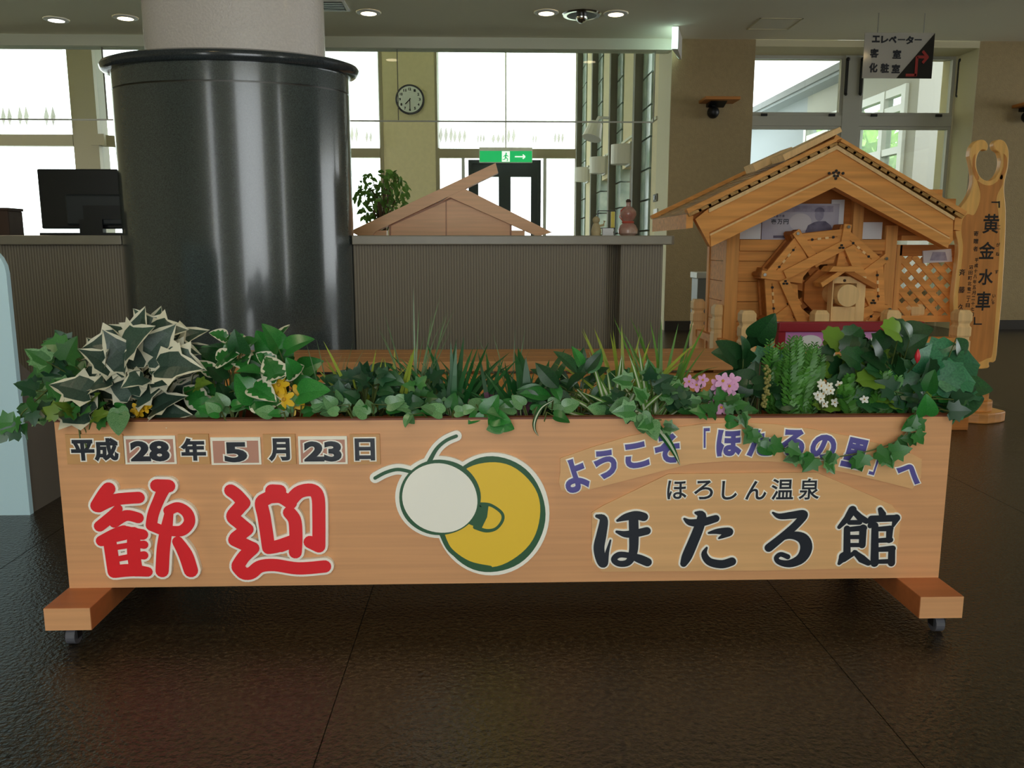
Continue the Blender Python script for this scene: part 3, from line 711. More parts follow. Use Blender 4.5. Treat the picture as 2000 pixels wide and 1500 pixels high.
for st in feel:
    m = MB(); brush(m, TE(st), SF - .0092, SF - .0082); m.build('feeler', 'emblem_green', em)

# ------------------------------------------------------------------ ceiling fittings
def downlight(px, py, warm, label, power=9):
    c = atz(px, py, CEIL); o = thing('downlight', label, 'ceiling light', c, group='recessed downlights')
    MB().lathe(c, [(.062, -.012), (.095, -.008), (.10, -.0005)], 28, cap=False).build('trim_ring', 'white_paint', o, smooth=True)
    MB().lathe(c, [(.062, -.0115), (.062, -.0105)], 28).build('lamp', 'lamp_glow' if warm else 'lamp_white_glow', o)
    l = bpy.data.lights.new('downlight_beam', 'SPOT'); l.energy = power; l.spot_size = R(110); l.spot_blend = .6; l.shadow_soft_size = .06
    l.color = (1, .86, .66) if warm else (1, .97, .92)
    lo = bpy.data.objects.new('downlight_beam', l); COL.objects.link(lo); lo.location = c + Vector((0, 0, -.03))
downlight(110, 38, False, 'white recessed downlight, leftmost on the ceiling')
downlight(245, 34, True, 'warm recessed downlight beside the pillar shaft, second from the left')
downlight(720, 24, True, 'warm recessed downlight above the wall clock')
downlight(1067, 24, True, 'brightest warm recessed downlight, next to the chrome eyeball fitting')
downlight(1203, 26, True, 'warm recessed downlight, rightmost on the ceiling')
for xx, yy in ((-3.2, 5.3), (3.7, 5.5), (-1.6, 1.2), (1.7, 1.2)):      # unseen lamps; the first placed from a floor glint, the others added for light
    o = thing('downlight', 'warm recessed downlight out of view above the ' + {-3.2: 'black monitor', 3.7: 'carved plaque, added for light', -1.6: 'red welcome characters, added for light', 1.7: 'purple writing, added for light'}[xx], 'ceiling light', (xx, yy, CEIL), group='downlights out of view')
    MB().lathe((xx, yy, CEIL), [(.062, -.012), (.095, -.008), (.10, -.0005)], 28, cap=False).build('trim_ring', 'white_paint', o, smooth=True)
    MB().lathe((xx, yy, CEIL), [(.062, -.0115), (.062, -.0105)], 28).build('lamp', 'lamp_bright', o)
    l = bpy.data.lights.new('downlight_beam', 'SPOT'); l.energy = 22; l.spot_size = R(120); l.spot_blend = .6; l.shadow_soft_size = .06; l.color = (1, .84, .6)
    lo = bpy.data.objects.new('downlight_beam', l); COL.objects.link(lo); lo.location = (xx, yy, CEIL - .03)
c = atz(1136, 28, CEIL); o = thing('eyeball_spotlight', 'unlit chrome eyeball spotlight set in the ceiling between two downlights', 'ceiling light', c)
MB().lathe(c, [(.05, -.012), (.15, -.012), (.16, -.0005)], 32, cap=False).build('trim_ring', 'chrome', o, smooth=True)
MB().lathe(c, [(.12, -.013), (.12, -.0125)], 32).build('recess', 'black_iron', o)
MB().ball((c.x, c.y, c.z - .02), .05, 20, 12).build('eyeball', 'chrome', o, smooth=True)
c = atz(640, 1, CEIL)
o = thing('ceiling_vent', 'small dark air vent in the ceiling beside the pillar shaft', 'vent', c)
MB().box(c.x - .13, c.x + .13, c.y - .02, c.y + .26, c.z - .012, c.z - .0005).build('vent_frame', 'white_paint', o)
for k in range(4): MB().box(c.x - .105, c.x + .105, c.y + .0 + k * .06, c.y + .045 + k * .06, c.z - .016, c.z - .0125).build('slat', 'black_iron', o)

# hanging smoke-stop glass under the beam
gz0 = fz(238, WY + .06)
o = thing('hanging_glass_screen', 'clear hanging glass smoke screen below the ceiling beam', 'glass screen', (0, WY + .06, gz0))
gx = [XA, fx(205, WY + .06, 170), fx(777, WY + .06, 170), fx(1278, WY + .06, 170)]
for i in range(3): MB().box(gx[i] + .004, gx[i + 1] - .004, WY + .056, WY + .062, gz0 + .008, zb).build('pane', 'screen_clear', o)
MB().box(gx[0], gx[3], WY + .05, WY + .068, gz0 - .004, gz0 + .008).build('bottom_rail', 'alu', o)
for xx in gx[1:]: MB().box(xx - .0035, xx + .0035, WY + .05, WY + .068, gz0 + .008, zb).build('joint_strip', 'pilaster', o)

# hanging direction sign
HY = 6.99
def H(px, py): p = at(px, py, HY); return (p.x, p.z)
o = thing('hanging_sign', 'grey acrylic direction sign with red arrow hanging from the ceiling on two wires', 'sign', (fx(1757, HY, 110), HY, fz(150, HY, 1757)))
q = [H(1690, 62), H(1826, 66), H(1819, 155), H(1688, 151)]
q = [(q[0][0], (q[0][1] + q[1][1]) / 2), (q[1][0], (q[0][1] + q[1][1]) / 2), (q[1][0], (q[2][1] + q[3][1]) / 2), (q[0][0], (q[2][1] + q[3][1]) / 2)]
MB().prism(q, HY, HY + .008).build('acrylic_panel', 'acrylic_grey', o)
X0, X1, Z1, Z0 = q[0][0], q[1][0], q[0][1], q[2][1]
MB().prism([(X0 + (X1 - X0) * .49, Z0), (X1, Z0), (X1, Z1)], HY - .002, HY).build('black_corner', 'acrylic_black', o)
Wd, Hd = X1 - X0, Z1 - Z0
def HS(u_, v_): return (X0 + u_ * Wd, Z1 - v_ * Hd)
for ch, u_, v_, a_, b_ in (('エ', .16, .14, .10, .13), ('レ', .285, .15, .09, .14), ('ベ', .40, .15, .10, .13), ('ー', .525, .15, .09, .012), ('タ', .645, .16, .10, .16), ('ー', .765, .15, .09, .012), ('客', .15, .45, .11, .18), ('室', .475, .47, .11, .18), ('化', .15, .77, .11, .19), ('粧', .315, .78, .11, .19), ('室', .475, .79, .11, .18)):
    m = MB(); cx, cz = HS(u_, v_); glyph(m, ch, cx, cz, a_ * Wd, b_ * Hd, .0035, HY - .003, HY - .0005); m.build('lettering', 'ink_navy', o)
m = MB()
for a_, b_ in (((.62, .93), (.77, .93)), ((.765, .95), (.765, .52)), ((.765, .53), (.90, .53))): m.beam(HS(*a_), HS(*b_), .022, HY - .006, HY - .003)
m.beam(HS(.84, .40), HS(.92, .54), .022, HY - .0065, HY - .003); m.beam(HS(.92, .52), HS(.85, .66), .022, HY - .007, HY - .003)
m.build('arrow', 'arrow_red', o)
for px in (1716, 1806):
    xx = fx(px, HY, 40); MB().tube([(xx, HY + .004, Z1), (xx, HY + .004, CEIL)], .004, 6).build('wire', 'steel', o)

# exit sign over the far door, clock, luminous box by the wall end
EY = FARY - .5
o = thing('exit_sign', 'green illuminated exit sign hanging over the far double door', 'sign', at(988, 318, EY))
a, b = at(936, 317, EY), at(1040, 295, EY)
MB().box(a.x, b.x, EY, EY + .1, a.z, b.z + .06).build('housing', 'white_paint', o)
MB().box(a.x + .01, b.x - .01, EY - .004, EY, a.z + .005, b.z).build('green_face', 'exit_green', o)
cxm = (a.x + b.x) / 2
MB().box(cxm - .07, cxm + .07, EY - .006, EY - .004, a.z + .01, b.z - .005).build('white_panel', 'exit_white', o)
m = MB(); zc = (a.z + b.z) / 2
brush(m, [(cxm + .005, zc + .055, .014), (cxm + .006, zc + .054, .014)], EY - .009, EY - .006)
brush(m, [(cxm, zc + .03, .013), (cxm - .005, zc - .015, .012)], EY - .009, EY - .006)
brush(m, [(cxm - .005, zc - .015, .009), (cxm + .03, zc - .04, .008), (cxm + .022, zc - .075, .007)], EY - .009, EY - .006)
brush(m, [(cxm - .005, zc - .015, .009), (cxm - .022, zc - .045, .008), (cxm - .05, zc - .05, .007)], EY - .009, EY - .006)
brush(m, [(cxm - .04, zc, .007), (cxm, zc + .028, .008), (cxm + .04, zc + .005, .007)], EY - .009, EY - .006)
m.build('running_figure', 'exit_green', o)
m = MB(); m.beam((cxm + .16, zc), (cxm + .34, zc), .02, EY - .007, EY - .004); m.beam((cxm + .3, zc + .035), (cxm + .34, zc), .02, EY - .0075, EY - .004); m.beam((cxm + .3, zc - .035), (cxm + .34, zc), .02, EY - .008, EY - .004)
m.build('arrow', 'exit_white', o)
MB().tube([(cxm, EY + .05, b.z + .06), (cxm, EY + .05, 4.6)], .012).build('hanger', 'white_paint', o)

KY = FARY - .02
c = at(801, 195, KY); rr = 27 * c.y / FPX * 1.0
o = thing('wall_clock', 'round white wall clock with dark rim on the cream pier', 'clock', (c.x, KY, c.z))
def disc(m, c, r, y0, y1, n=40): m.prism([(c[0] + r * math.cos(2 * math.pi * k / n), c[1] + r * math.sin(2 * math.pi * k / n)) for k in range(n)], y0, y1)
m = MB(); disc(m, (c.x, c.z), rr, KY - .05, KY); m.build('rim', 'clock_rim', o, bevel=.008)
m = MB(); disc(m, (c.x, c.z), rr * .87, KY - .053, KY - .0505); m.build('face', 'clock_face', o)
for h in range(1, 13):
    m = MB(); a = R(90 - h * 30); glyph(m, str(h), c.x + rr * .68 * math.cos(a), c.z + rr * .68 * math.sin(a), (.028 if h < 10 else .045), .042, .003, KY - .056, KY - .0535); m.build('numeral', 'ink_navy', o)
for ang, ln, wd in ((R(90 - 7.5 * 30), .45, .016), (R(-90), .72, .012)):
    m = MB(); m.beam((c.x - math.cos(ang) * .02, c.z - math.sin(ang) * .02), (c.x + math.cos(ang) * rr * ln, c.z + math.sin(ang) * rr * ln), wd, KY - .06 - wd * .2, KY - .057); m.build('hand', 'black_ink', o)

p = at(1306, 92, WY - .25)
o = thing('exit_lamp_box', 'lit white exit lamp box under the ceiling at the end of the brown wall', 'exit lamp', (p.x, WY - .25, CEIL - .02))
bx0, bx1 = fx(1303, WY - .25, 90), fx(1342, WY - .25, 90)
MB().prismz([(bx0, WY - .45), (bx0 + .05, WY - .45), (bx1, WY - .05), (bx1 - .02, WY - .05)], CEIL - .19, CEIL - .005).build('housing', 'white_paint', o)
MB().add([(bx0 - .003, WY - .45, CEIL - .185), (bx1 - .025, WY - .05, CEIL - .185), (bx1 - .025, WY - .05, CEIL - .01), (bx0 - .003, WY - .45, CEIL - .01)], [(0, 1, 2, 3)]).build('lit_face', 'exit_lamp', o)
MB().box(bx0 - .0, bx0 + .05, WY - .454, WY - .4505, CEIL - .185, CEIL - .01).build('end_cap', 'exit_lamp', o)

# wood-topped wall brackets on the brown wall
def bracket(px, py, lab):
    c = at(px, py, WY - .0); o = thing('wall_sconce', lab, 'wall lamp', (c.x, WY, c.z), group='wooden wall sconces')
    MB().box(c.x - .16, c.x + .16, WY - .24, WY - .001, c.z - .0, c.z + .028).build('wooden_shelf', 'sconce_wood', o, bevel=.006)
    MB().prismx([(WY - .001, c.z - .03), (WY - .001, c.z), (WY - .17, c.z), (WY - .05, c.z - .04)], c.x - .09, c.x + .06).build('bracket_arm', 'black_iron', o)
    MB().ball((c.x - .04, WY - .07, c.z - .085), .055, 18, 12).build('knob', 'black_iron', o, smooth=True)
    MB().box(c.x - .055, c.x - .025, WY - .085, WY - .055, c.z - .06, c.z - .001).build('stem', 'black_iron', o)
bracket(1398, 203, 'wall sconce with wooden shelf top on the brown wall beside the bay window')
bracket(2008, 212, 'wall sconce with wooden shelf top, cut by the picture edge behind the plaque')

# atrium side wall fittings
for i, (px, py, hpx) in enumerate(((1218, 302, 36), (1172, 323, 30), (1140, 341, 26))):
    p = atx(px, py, xw - .06); hh = hpx * p.y / FPX; y = p.y
    o = thing('half_round_wall_lamp', 'white half-round wall lamp on the atrium side wall, ' + ('nearest and largest', 'middle one of three', 'farthest and smallest')[i], 'wall lamp', (xw - .01, y, p.z), group='half-round wall lamps')
    n = 12
    MB().prismz([(xw - .012 - .20 * math.sin(math.pi * k / n), y + .15 * math.cos(math.pi * k / n)) for k in range(n + 1)], p.z - hh / 2, p.z + hh / 2).build('shade', 'sconce_white', o)
    MB().box(xw - .012, xw + .0195, y - .16, y + .16, p.z - hh / 2 - .02, p.z + hh / 2 + .02).build('back_plate', 'alu_white', o)
p = atx(1162, 256, xw - .25)
o = thing('wall_projector_lamp', 'white adjustable lamp head on an arm high on the atrium side wall', 'wall lamp', p)
MB().tube([p + Vector((.27, .1, .18)), p + Vector((.05, .05, .18)), p + Vector((0, 0, .08))], .02, 8).build('arm', 'white_paint', o)
MB().tube([p + Vector((-.05, -.05, -.10)), p + Vector((.01, 0, .10))], [.13, .09], 14).build('head', 'sconce_white', o)
# switch plate and tag on the jamb
jx = fx(1302, WY) - .004
for py0, py1, mt, nm, lab, cat in ((379, 394, 'pilaster', 'wall_switch', 'small grey switch plate on the cream wall end', 'switch'), (408, 432, 'white_paint', 'wall_tag', 'white tag hanging below the switch on the cream wall end', 'tag')):
    p1, p0 = atx(1281, py0, jx), atx(1281, py1, jx); yy = p0.y
    o = thing(nm, lab, cat, (jx, yy, p0.z))
    MB().box(jx - .012, jx - .0005, yy - .09, yy + .09, p0.z, p1.z).build('plate', mt, o, bevel=.003)
    MB().box(jx - .02, jx - .0125, yy - .03, yy + .03, p0.z + .02, p0.z + .06).build('toggle' if nm == 'wall_switch' else 'tag_print', 'ink_navy' if nm == 'wall_switch' else 'alu', o)

# sheer valance curtains
def curtain(lab, a, b, Y, z0, z1, seed, motif=True):
    o = thing('sheer_curtain', lab, 'curtain', ((a + b) / 2, Y, z0)); n = max(30, int((b - a) * 26)); m = MB(); vs_ = []; fs = []
    rd = random.Random(seed); ph = rd.random() * 6
    for i in range(n + 1):
        x = a + (b - a) * i / n; y = Y + .05 * math.sin(x * 21 + ph) + .02 * math.sin(x * 7.3)
        vs_ += [(x, y, z0), (x, y, z1)]
    for i in range(n): fs.append((2 * i, 2 * i + 2, 2 * i + 3, 2 * i + 1))
    MB().box(a, b, Y - .03, Y + .03, z1, 4.6).build('curtain_rail', 'white_paint', o)
    m.add(vs_, fs).build('cloth', 'sheer_curtain', o, smooth=True)
    if motif:
        x = a + .15
        while x < b - .12:
            y = Y - .08; w_ = rd.uniform(.05, .11); hh = rd.uniform(.18, .34)
            t = MB()
            for k in range(rd.randint(2, 3)):
                dx = (k - 1) * w_ * .9; t.prism([(x + dx, z0 + .06), (x + dx + w_ * .4, z0 + .06 + hh * .5), (x + dx + w_ * .1, z0 + .06 + hh), (x + dx - w_ * .3, z0 + .06 + hh * .45)], y - .002 - k * .002, y - k * .002)
            t.build('hem_motif', 'sheer_motif', o)
            x += rd.uniform(.22, .42)
zc0 = fz(289, FARY - .25)
curtain('sheer white curtain with patterned hem over the wide far window', pB + .05, xw - .1, FARY - .25, zc0, 4.45, 1)
curtain('sheer white curtain with patterned hem in the narrow window beside the granite pillar', fx(560, FARY, 300) + .1, pA - .02, FARY - .25, zc0, 4.45, 2)
zc1 = fz(256, FARL - .25, 80)
curtain('sheer white curtain with patterned hem in the far left window', XA + .2, fx(152, FARL, 300), FARL - .25, zc1, 4.45, 3)

# ------------------------------------------------------------------ things on and behind the reception counter
a, b = at(88, 466, CY + .15), at(250, 331, CY + .15)
o = thing('desktop_monitor', 'black desktop monitor seen from behind on the reception counter', 'monitor', ((a.x + b.x) / 2, CY + .15, ct))
my = CY + .13; zb0 = ct + .012
b.x = pc[0] - rx + .05
MB().box(a.x, b.x, my, my + .03, ct + .03, b.z).build('back_shell', 'monitor_black', o, bevel=.006)
MB().box(a.x + .12, b.x - .02, my - .022, my, ct + .045, b.z - .11).build('bulge', 'monitor_grey', o, bevel=.008)
MB().box(a.x + .2, b.x - .1, my - .03, my - .0225, ct + .07, ct + .13).build('port_cover', 'monitor_black', o)
MB().box(a.x + .005, b.x - .005, my + .03, my + .034, ct + .04, b.z - .01).build('screen', 'monitor_grey', o)
MB().box(a.x + .02, b.x - .03, my - .06, my + .10, ct, ct + .012).build('stand_base', 'monitor_black', o)
MB().box((a.x + b.x) / 2 - .05, (a.x + b.x) / 2 + .05, my - .035, my - .0305, ct + .012, ct + .07).box((a.x + b.x) / 2 - .05, (a.x + b.x) / 2 + .05, my - .0305, my - .001, ct + .012, ct + .03).build('stand_neck', 'monitor_black', o)
a, b = at(-40, 466, CY + .2), at(27, 412, CY + .2)
o = thing('desk_organiser', 'small dark brown box on the counter at the picture edge', 'box', ((a.x + b.x) / 2, CY + .2, ct))
MB().box(a.x, b.x, CY + .15, CY + .27, ct, b.z).build('box_body', 'box_dark', o, bevel=.004)
MB().box(a.x - .002, b.x + .003, CY + .147, CY + .273, b.z, b.z + .012).build('box_lid', 'box_dark', o)

# gabled wooden house front behind the counter
GYY = 4.45
def G(px, py): p = at(px, py, GYY); return (p.x, p.z)
o = thing('gabled_wooden_stand', 'pinkish wooden stand shaped like a gabled roof behind the reception counter', 'stand', (fx(880, GYY), GYY, 0))
m = MB(); m.prism([G(880, 384), G(996, 433), G(996, 470), (G(996, 470)[0], .0), (G(762, 470)[0], .0), G(762, 470), G(762, 438)], GYY + .02, GYY + .04); m.build('gable_panel', 'shrine_wood', o)
m = MB(); m.prism([G(684, 452), G(968, 319), G(973, 338), G(735, 452), G(720, 470)], GYY - .02, GYY + .06); m.build('long_rafter', 'shrine_wood', o)
m = MB(); m.prism([G(902, 366), G(1078, 454), G(1050, 462), G(880, 386), G(866, 392)], GYY - .018, GYY + .06); m.build('short_rafter', 'shrine_wood', o)
m = MB(); m.beam(G(760, 440), G(881, 386), .010, GYY + .012, GYY + .02); m.beam(G(881, 386), G(997, 434), .010, GYY + .011, GYY + .02); m.beam(G(998, 434), G(998, 470), .010, GYY + .010, GYY + .02); m.beam(G(761, 440), G(761, 470), .010, GYY + .009, GYY + .02); m.beam(G(871, 392), G(871, 470), .005, GYY + .012, GYY + .02)
m.build('moulding', 'shrine_wood_dark', o)
for px in (742, 1012):
    x_, z_ = G(px, 450); MB().box(x_ - .035, x_ + .035, GYY - .005, GYY + .045, 0, z_).build('post', 'shrine_wood', o)

# gourd-shaped vase, figurine and wire rack on the counter
VY = CY + .2
c = at(1226, 458, VY); k = VY / FPX
o = thing('gourd_vase', 'pinkish brown gourd-shaped vase with red cord on the counter', 'vase', (c.x, VY, ct))
MB().lathe((c.x, VY, ct), [(.030, 0), (.044, .012), (.046, .03), (.036, .048), (.023, .060), (.022, .066), (.030, .078), (.038, .095), (.036, .112), (.024, .126), (.011, .134), (.010, .146), (.012, .152)], 24).build('body', 'vase_glaze', o, smooth=True)
MB().lathe((c.x, VY, ct + .152), [(.010, 0), (.013, .006), (.006, .014)], 14).build('stopper', 'box_dark', o, smooth=True)
MB().lathe((c.x, VY, ct + .057), [(.026, 0), (.029, .005), (.026, .010)], 20).build('cord', 'vase_rope', o, smooth=True)
MB().tube([(c.x - .020, VY - .012, ct + .062), (c.x - .042, VY - .02, ct + .085), (c.x - .036, VY - .016, ct + .115), (c.x - .016, VY - .01, ct + .13)], .003, 6).build('cord_loop', 'vase_rope', o)
c = at(1164, 458, VY)
o = thing('clay_figurine', 'small beige clay figurine on the counter beside a wire rack', 'figurine', (c.x, VY, ct))
MB().lathe((c.x, VY, ct), [(.020, 0), (.024, .02), (.018, .045), (.012, .058)], 16).build('body', 'clay', o, smooth=True)
MB().ball((c.x, VY, ct + .072), .017, 14, 10).build('head', 'clay', o, smooth=True)
MB().tube([(c.x + .012, VY - .005, ct + .045), (c.x + .032, VY - .02, ct + .05), (c.x + .036, VY - .02, ct + .068)], .006, 6).build('raised_arm', 'clay', o)
a, b = at(1166, 458, VY + .09), at(1203, 411, VY + .09)
o = thing('wire_rack', 'small black wire rack holding a yellow card on the counter', 'rack', ((a.x + b.x) / 2, VY + .09, ct))
zz = b.z
for x0, x1, z0, z1 in ((a.x, b.x, zz - .004, zz), (a.x, b.x, ct + .036, ct + .04), (a.x, a.x + .004, ct, zz), (b.x - .004, b.x, ct, zz)): MB().box(x0, x1, VY + .088, VY + .092, z0, z1).build('wire', 'black_iron', o)
for x0 in (a.x, b.x - .004): MB().box(x0, x0 + .004, VY + .05, VY + .088, ct, ct + .004).box(x0, x0 + .004, VY + .092, VY + .14, ct, ct + .004).build('wire_foot', 'black_iron', o)
MB().box(b.x - .024, b.x - .006, VY + .080, VY + .0875, ct + .04, zz - .006).build('yellow_card', 'yellow_card', o)
a, b = at(1176, 458, VY - .03), at(1198, 440, VY - .03)
o = thing('white_card_stack', 'small stack of white cards on the counter in front of the wire rack', 'cards', ((a.x + b.x) / 2, VY - .04, ct))
for k_ in range(5): MB().box(a.x + .001 * (k_ % 2), b.x - .001 * (k_ % 3), VY - .045, VY - .015, ct + .007 * k_, ct + .007 * k_ + .0066).build('card', 'paper_white', o)

# blue-fronted display board at the left edge
BY = 2.443
e = [at(px, py, BY) for px, py in ((0, 503), (16, 520), (26, 545), (32, 590), (62, 997))]
xr = at(62, 997, BY).x - .006; ztop_ = at(0, 500, BY).z
o = thing('blue_display_board', 'pale blue display board with rounded corner and brown side brace at the picture edge', 'display board', (xr - .3, BY, 0))
rc = .09
poly = [(xr - .7, 0), (xr, 0)] + [(xr - rc + rc * math.cos(t), ztop_ + .04 - rc + rc * math.sin(t)) for t in [R(a_) for a_ in range(0, 91, 15)]] + [(xr - .7, ztop_ + .04)]
MB().prism(poly, BY, BY + .02).build('blue_front', 'blue_panel', o)
zt_ = at(36, 705, BY + .02).z
MB().prismx([(BY + .02, 0), (BY + .46, 0), (BY + .46, .16), (BY + .02, zt_)], xr - .06, xr - .004).build('side_brace', 'panel_side', o)
MB().prismx([(BY + .02, 0), (BY + .46, 0), (BY + .46, .16), (BY + .02, zt_)], xr - .66, xr - .6).build('side_brace', 'panel_side', o)

# long wooden bench behind the planter
b0, b1 = fx(415, 2.85, 700), fx(1452, 2.85, 700); zt_ = fz(706, 2.85)
o = thing('wooden_bench', 'long low wooden bench behind the planter', 'bench', ((b0 + b1) / 2, 2.85, 0))
for k_ in range(3): MB().box(b0, b1, 2.85 + .118 * k_, 2.85 + .118 * k_ + .114, zt_ - .035, zt_).build('plank', 'bench_wood', o, bevel=.003)
MB().box(b0 + .03, b1 - .03, 2.875, 2.895, zt_ - .17, zt_ - .048).build('apron', 'hut_wood', o)
MB().box(b0 + .03, b1 - .03, 2.885, 2.90, .08, zt_ - .18).build('front_board', 'bench_wood', o)
for x_ in (b0 + .06, (b0 + b1) / 2, b1 - .06):
    MB().box(x_ - .03, x_ + .03, 2.9, 3.18, 0, zt_ - .035).build('leg', 'hut_wood_v', o)

# ------------------------------------------------------------------ wooden water-wheel hut
YB = 3.62                       # gable board plane
YW = 3.86                       # front wall plane
YR = 4.36                       # back of the roof
def Q(px, py, Y): p = at(px, py, Y); return (p.x, p.z)
hut = thing('waterwheel_hut', 'wooden model hut with gabled roof and banknote panel behind the water wheel', 'model house', (fx(1630, YW), YW, 0))
# base deck
dx0, dx1 = fx(1398, 3.56, 700), fx(1888, 3.56, 700)
MB().box(dx0, dx1, 3.50, 4.35, 0, .07).build('deck', 'hut_wood_dark', hut, bevel=.004)
# gable boards
apex_t = Q(1633, 284, YB); apex_b = Q(1628, 366, YB)
Lp = [Q(1358, 428, YB), Q(1383, 408, YB), apex_t, apex_b, Q(1387, 482, YB)]
Rp = [apex_t, Q(1862, 424, YB), Q(1861, 470, YB), Q(1848, 485, YB), apex_b]
MB().prism(Lp, YB, YB + .045).build('gable_board', 'hut_wood', hut)
MB().prism(Rp, YB + .0005, YB + .045).build('gable_board', 'hut_wood', hut)
def lerp(a, b, t): return (a[0] + (b[0] - a[0]) * t, a[1] + (b[1] - a[1]) * t)
for p, nm in ((Lp, 'L'), (Rp, 'R')):
    if nm == 'L': t0, t1, b0_, b1_ = Lp[1], apex_t, Lp[4], apex_b
    else: t0, t1, b0_, b1_ = Rp[1], apex_t, Rp[3], apex_b
    MB().prism([t0, t1, lerp(t1, b1_, .10), lerp(t0, b0_, .10)], YB - .012, YB - .0005).build('top_moulding', 'hut_wood_pale', hut)
    for f0, f1, mt, d in ((.62, .66, 'hut_wood_dark', .004), (.66, .71, 'hut_wood_pale', .010), (.71, 1.0, 'hut_wood', .014)):
        MB().prism([lerp(t0, b0_, f0), lerp(t1, b1_, f0), lerp(t1, b1_, f1), lerp(t0, b0_, f1)], YB - d, YB - .0004).build('lower_moulding', mt, hut)
# flower-shaped nail cover at the peak
m = MB(); c = Q(1630, 340, YB)
for dx, dz in ((0, .012), (-.011, .004), (.011, .004), (-.007, -.009), (.007, -.009), (-.03, .002), (.03, .002), (0, -.02)):
    disc(m, (c[0] + dx, c[1] + dz), .006, YB - .018 - random.random() * .001, YB - .014, 10)
o = m.build('flower_inlay', 'black_ink', hut); o['kind'] = 'stuff'
# roof courses, both slopes
def slope_board(a, b, t0, t1, y0, y1, th0, th1, mt, name):
    p0 = lerp(a, b, t0); p1 = lerp(a, b, t1); d = Vector((p1[0] - p0[0], p1[1] - p0[1])).normalized(); n = Vector((-d.y, d.x))
    if n.y < 0: n = -n
    MB().prism([tuple(Vector(p0) + n * th0), tuple(Vector(p1) + n * th0), tuple(Vector(p1) + n * th1), tuple(Vector(p0) + n * (th1 + .006))], y0, y1).build(name, mt, hut)
el = Q(1345, 424, YB); er = Q(1874, 428, YB)
nc = 15
for (e0, sgn) in ((el, 1), (er, -1)):
    MB().prism([e0, apex_t, (apex_t[0], apex_t[1] - .03), (e0[0], e0[1] - .03)], YB + .046, YR).build('roof_deck', 'hut_wood_dark', hut)
    for k_ in range(nc):
        slope_board(e0, apex_t, k_ / nc, (k_ + 1.25) / nc if k_ < nc - 1 else 1, YB - .02, YR + .02, .002, .012, 'roof_shingle', 'shingle')
    for y_ in (YB - .025, YR):      # verge boards on top of the courses
        slope_board(e0, apex_t, 0, 1, y_, y_ + .05, .016, .030, 'hut_wood', 'verge_board')
    MB().prism([(e0[0] - .01 * sgn, e0[1] - .05), (e0[0] + .02 * sgn, e0[1] - .045), (e0[0] + .02 * sgn, e0[1] + .005), (e0[0] - .01 * sgn, e0[1] + .012)], YB + .0, YR).build('eave_board', 'hut_wood', hut)
slope_board(lerp(el, apex_t, .70), (apex_t[0] + .055, apex_t[1] + .032), 0, 1, YB + .04, YB + .20, .034, .056, 'hut_wood_pale', 'ridge_board')
slope_board(lerp(el, apex_t, .62), lerp(el, apex_t, .90), 0, 1, YB + .28, YB + .42, .034, .062, 'hut_wood_pale', 'ridge_board')
slope_board((apex_t[0] - .01, apex_t[1] + .005), er, 0, .16, YB + .04, YR, .030, .046, 'hut_wood', 'ridge_board')
# lower rear roof boards showing at the right
for px0_, px1_, py0_, py1_, Y in ((1800, 1842, 370, 388, YR - .02), (1812, 1868, 388, 404, YR - .05), (1836, 1880, 402, 414, YR - .08)):
    a, b = Q(px0_, py1_, Y), Q(px1_, py0_, Y); MB().box(a[0], b[0], Y, Y + .05, a[1], b[1]).build('rear_roof_board', 'hut_wood', hut, bevel=.003)
# posts, walls
def hpost(px0_, px1_, ptop, Y, d=.05, mt='hut_wood_v', nm='corner_post', z0=.07):
    a = Q(px0_, 560, Y)[0]; b = Q(px1_, 560, Y)[0]; MB().box(a, b, Y, Y + d, z0, Q(1500, ptop, Y)[1]).build(nm, mt, hut, bevel=.002)
hpost(1416, 1441, 455, YW - .01); hpost(1724, 1746, 440, YW - .01); hpost(1658, 1678, 372, YW - .005, .04, nm='king_post', z0=Q(1660, 468, YW)[1])
a = Q(1416, 560, YW)[0]
MB().box(a, a + .035, YW + .30, YW + .34, .07, Q(1416, 460, YW)[1]).build('corner_post', 'hut_wood_v', hut)
nb = 8; z0_, z1_ = .07, Q(1500, 470, YW)[1]
for k_ in range(nb):      # horizontal front planks
    za = z0_ + (z1_ - z0_) * k_ / nb; zb_ = z0_ + (z1_ - z0_) * (k_ + 1) / nb
    MB().box(Q(1441, 560, YW)[0], Q(1724, 560, YW)[0], YW + .012 + .004 * (k_ % 2), YW + .03, za + .0015, zb_ - .0015).build('plank', 'hut_wood', hut)
    MB().box(a + .006, a + .022 , YW + .04, YW + .30, za + .0015, zb_ - .0015).build('plank', 'hut_wood', hut)
MB().box(Q(1441, 560, YW)[0], Q(1724, 560, YW)[0], YW - .004, YW + .012, Q(1500, 490, YW)[1], Q(1500, 468, YW)[1]).build('rail', 'hut_wood', hut, bevel=.002)
MB().box(Q(1441, 560, YW)[0], Q(1724, 560, YW)[0], YW + .031, YW + .036, .07, z1_).build('wall_lining', 'hut_wood_dark', hut)
MB().box(Q(1441, 560, YW)[0], Q(1724, 560, YW)[0], YW + .0, YW + .012, .07, .13).build('sill_beam', 'hut_wood_dark', hut)
m = MB(); m.prism([Q(1405, 470, YW + .03), Q(1630, 350, YW + .03), Q(1850, 470, YW + .03)], YW + .03, YW + .042); m.build('gable_wall', 'hut_wood_dark', hut)
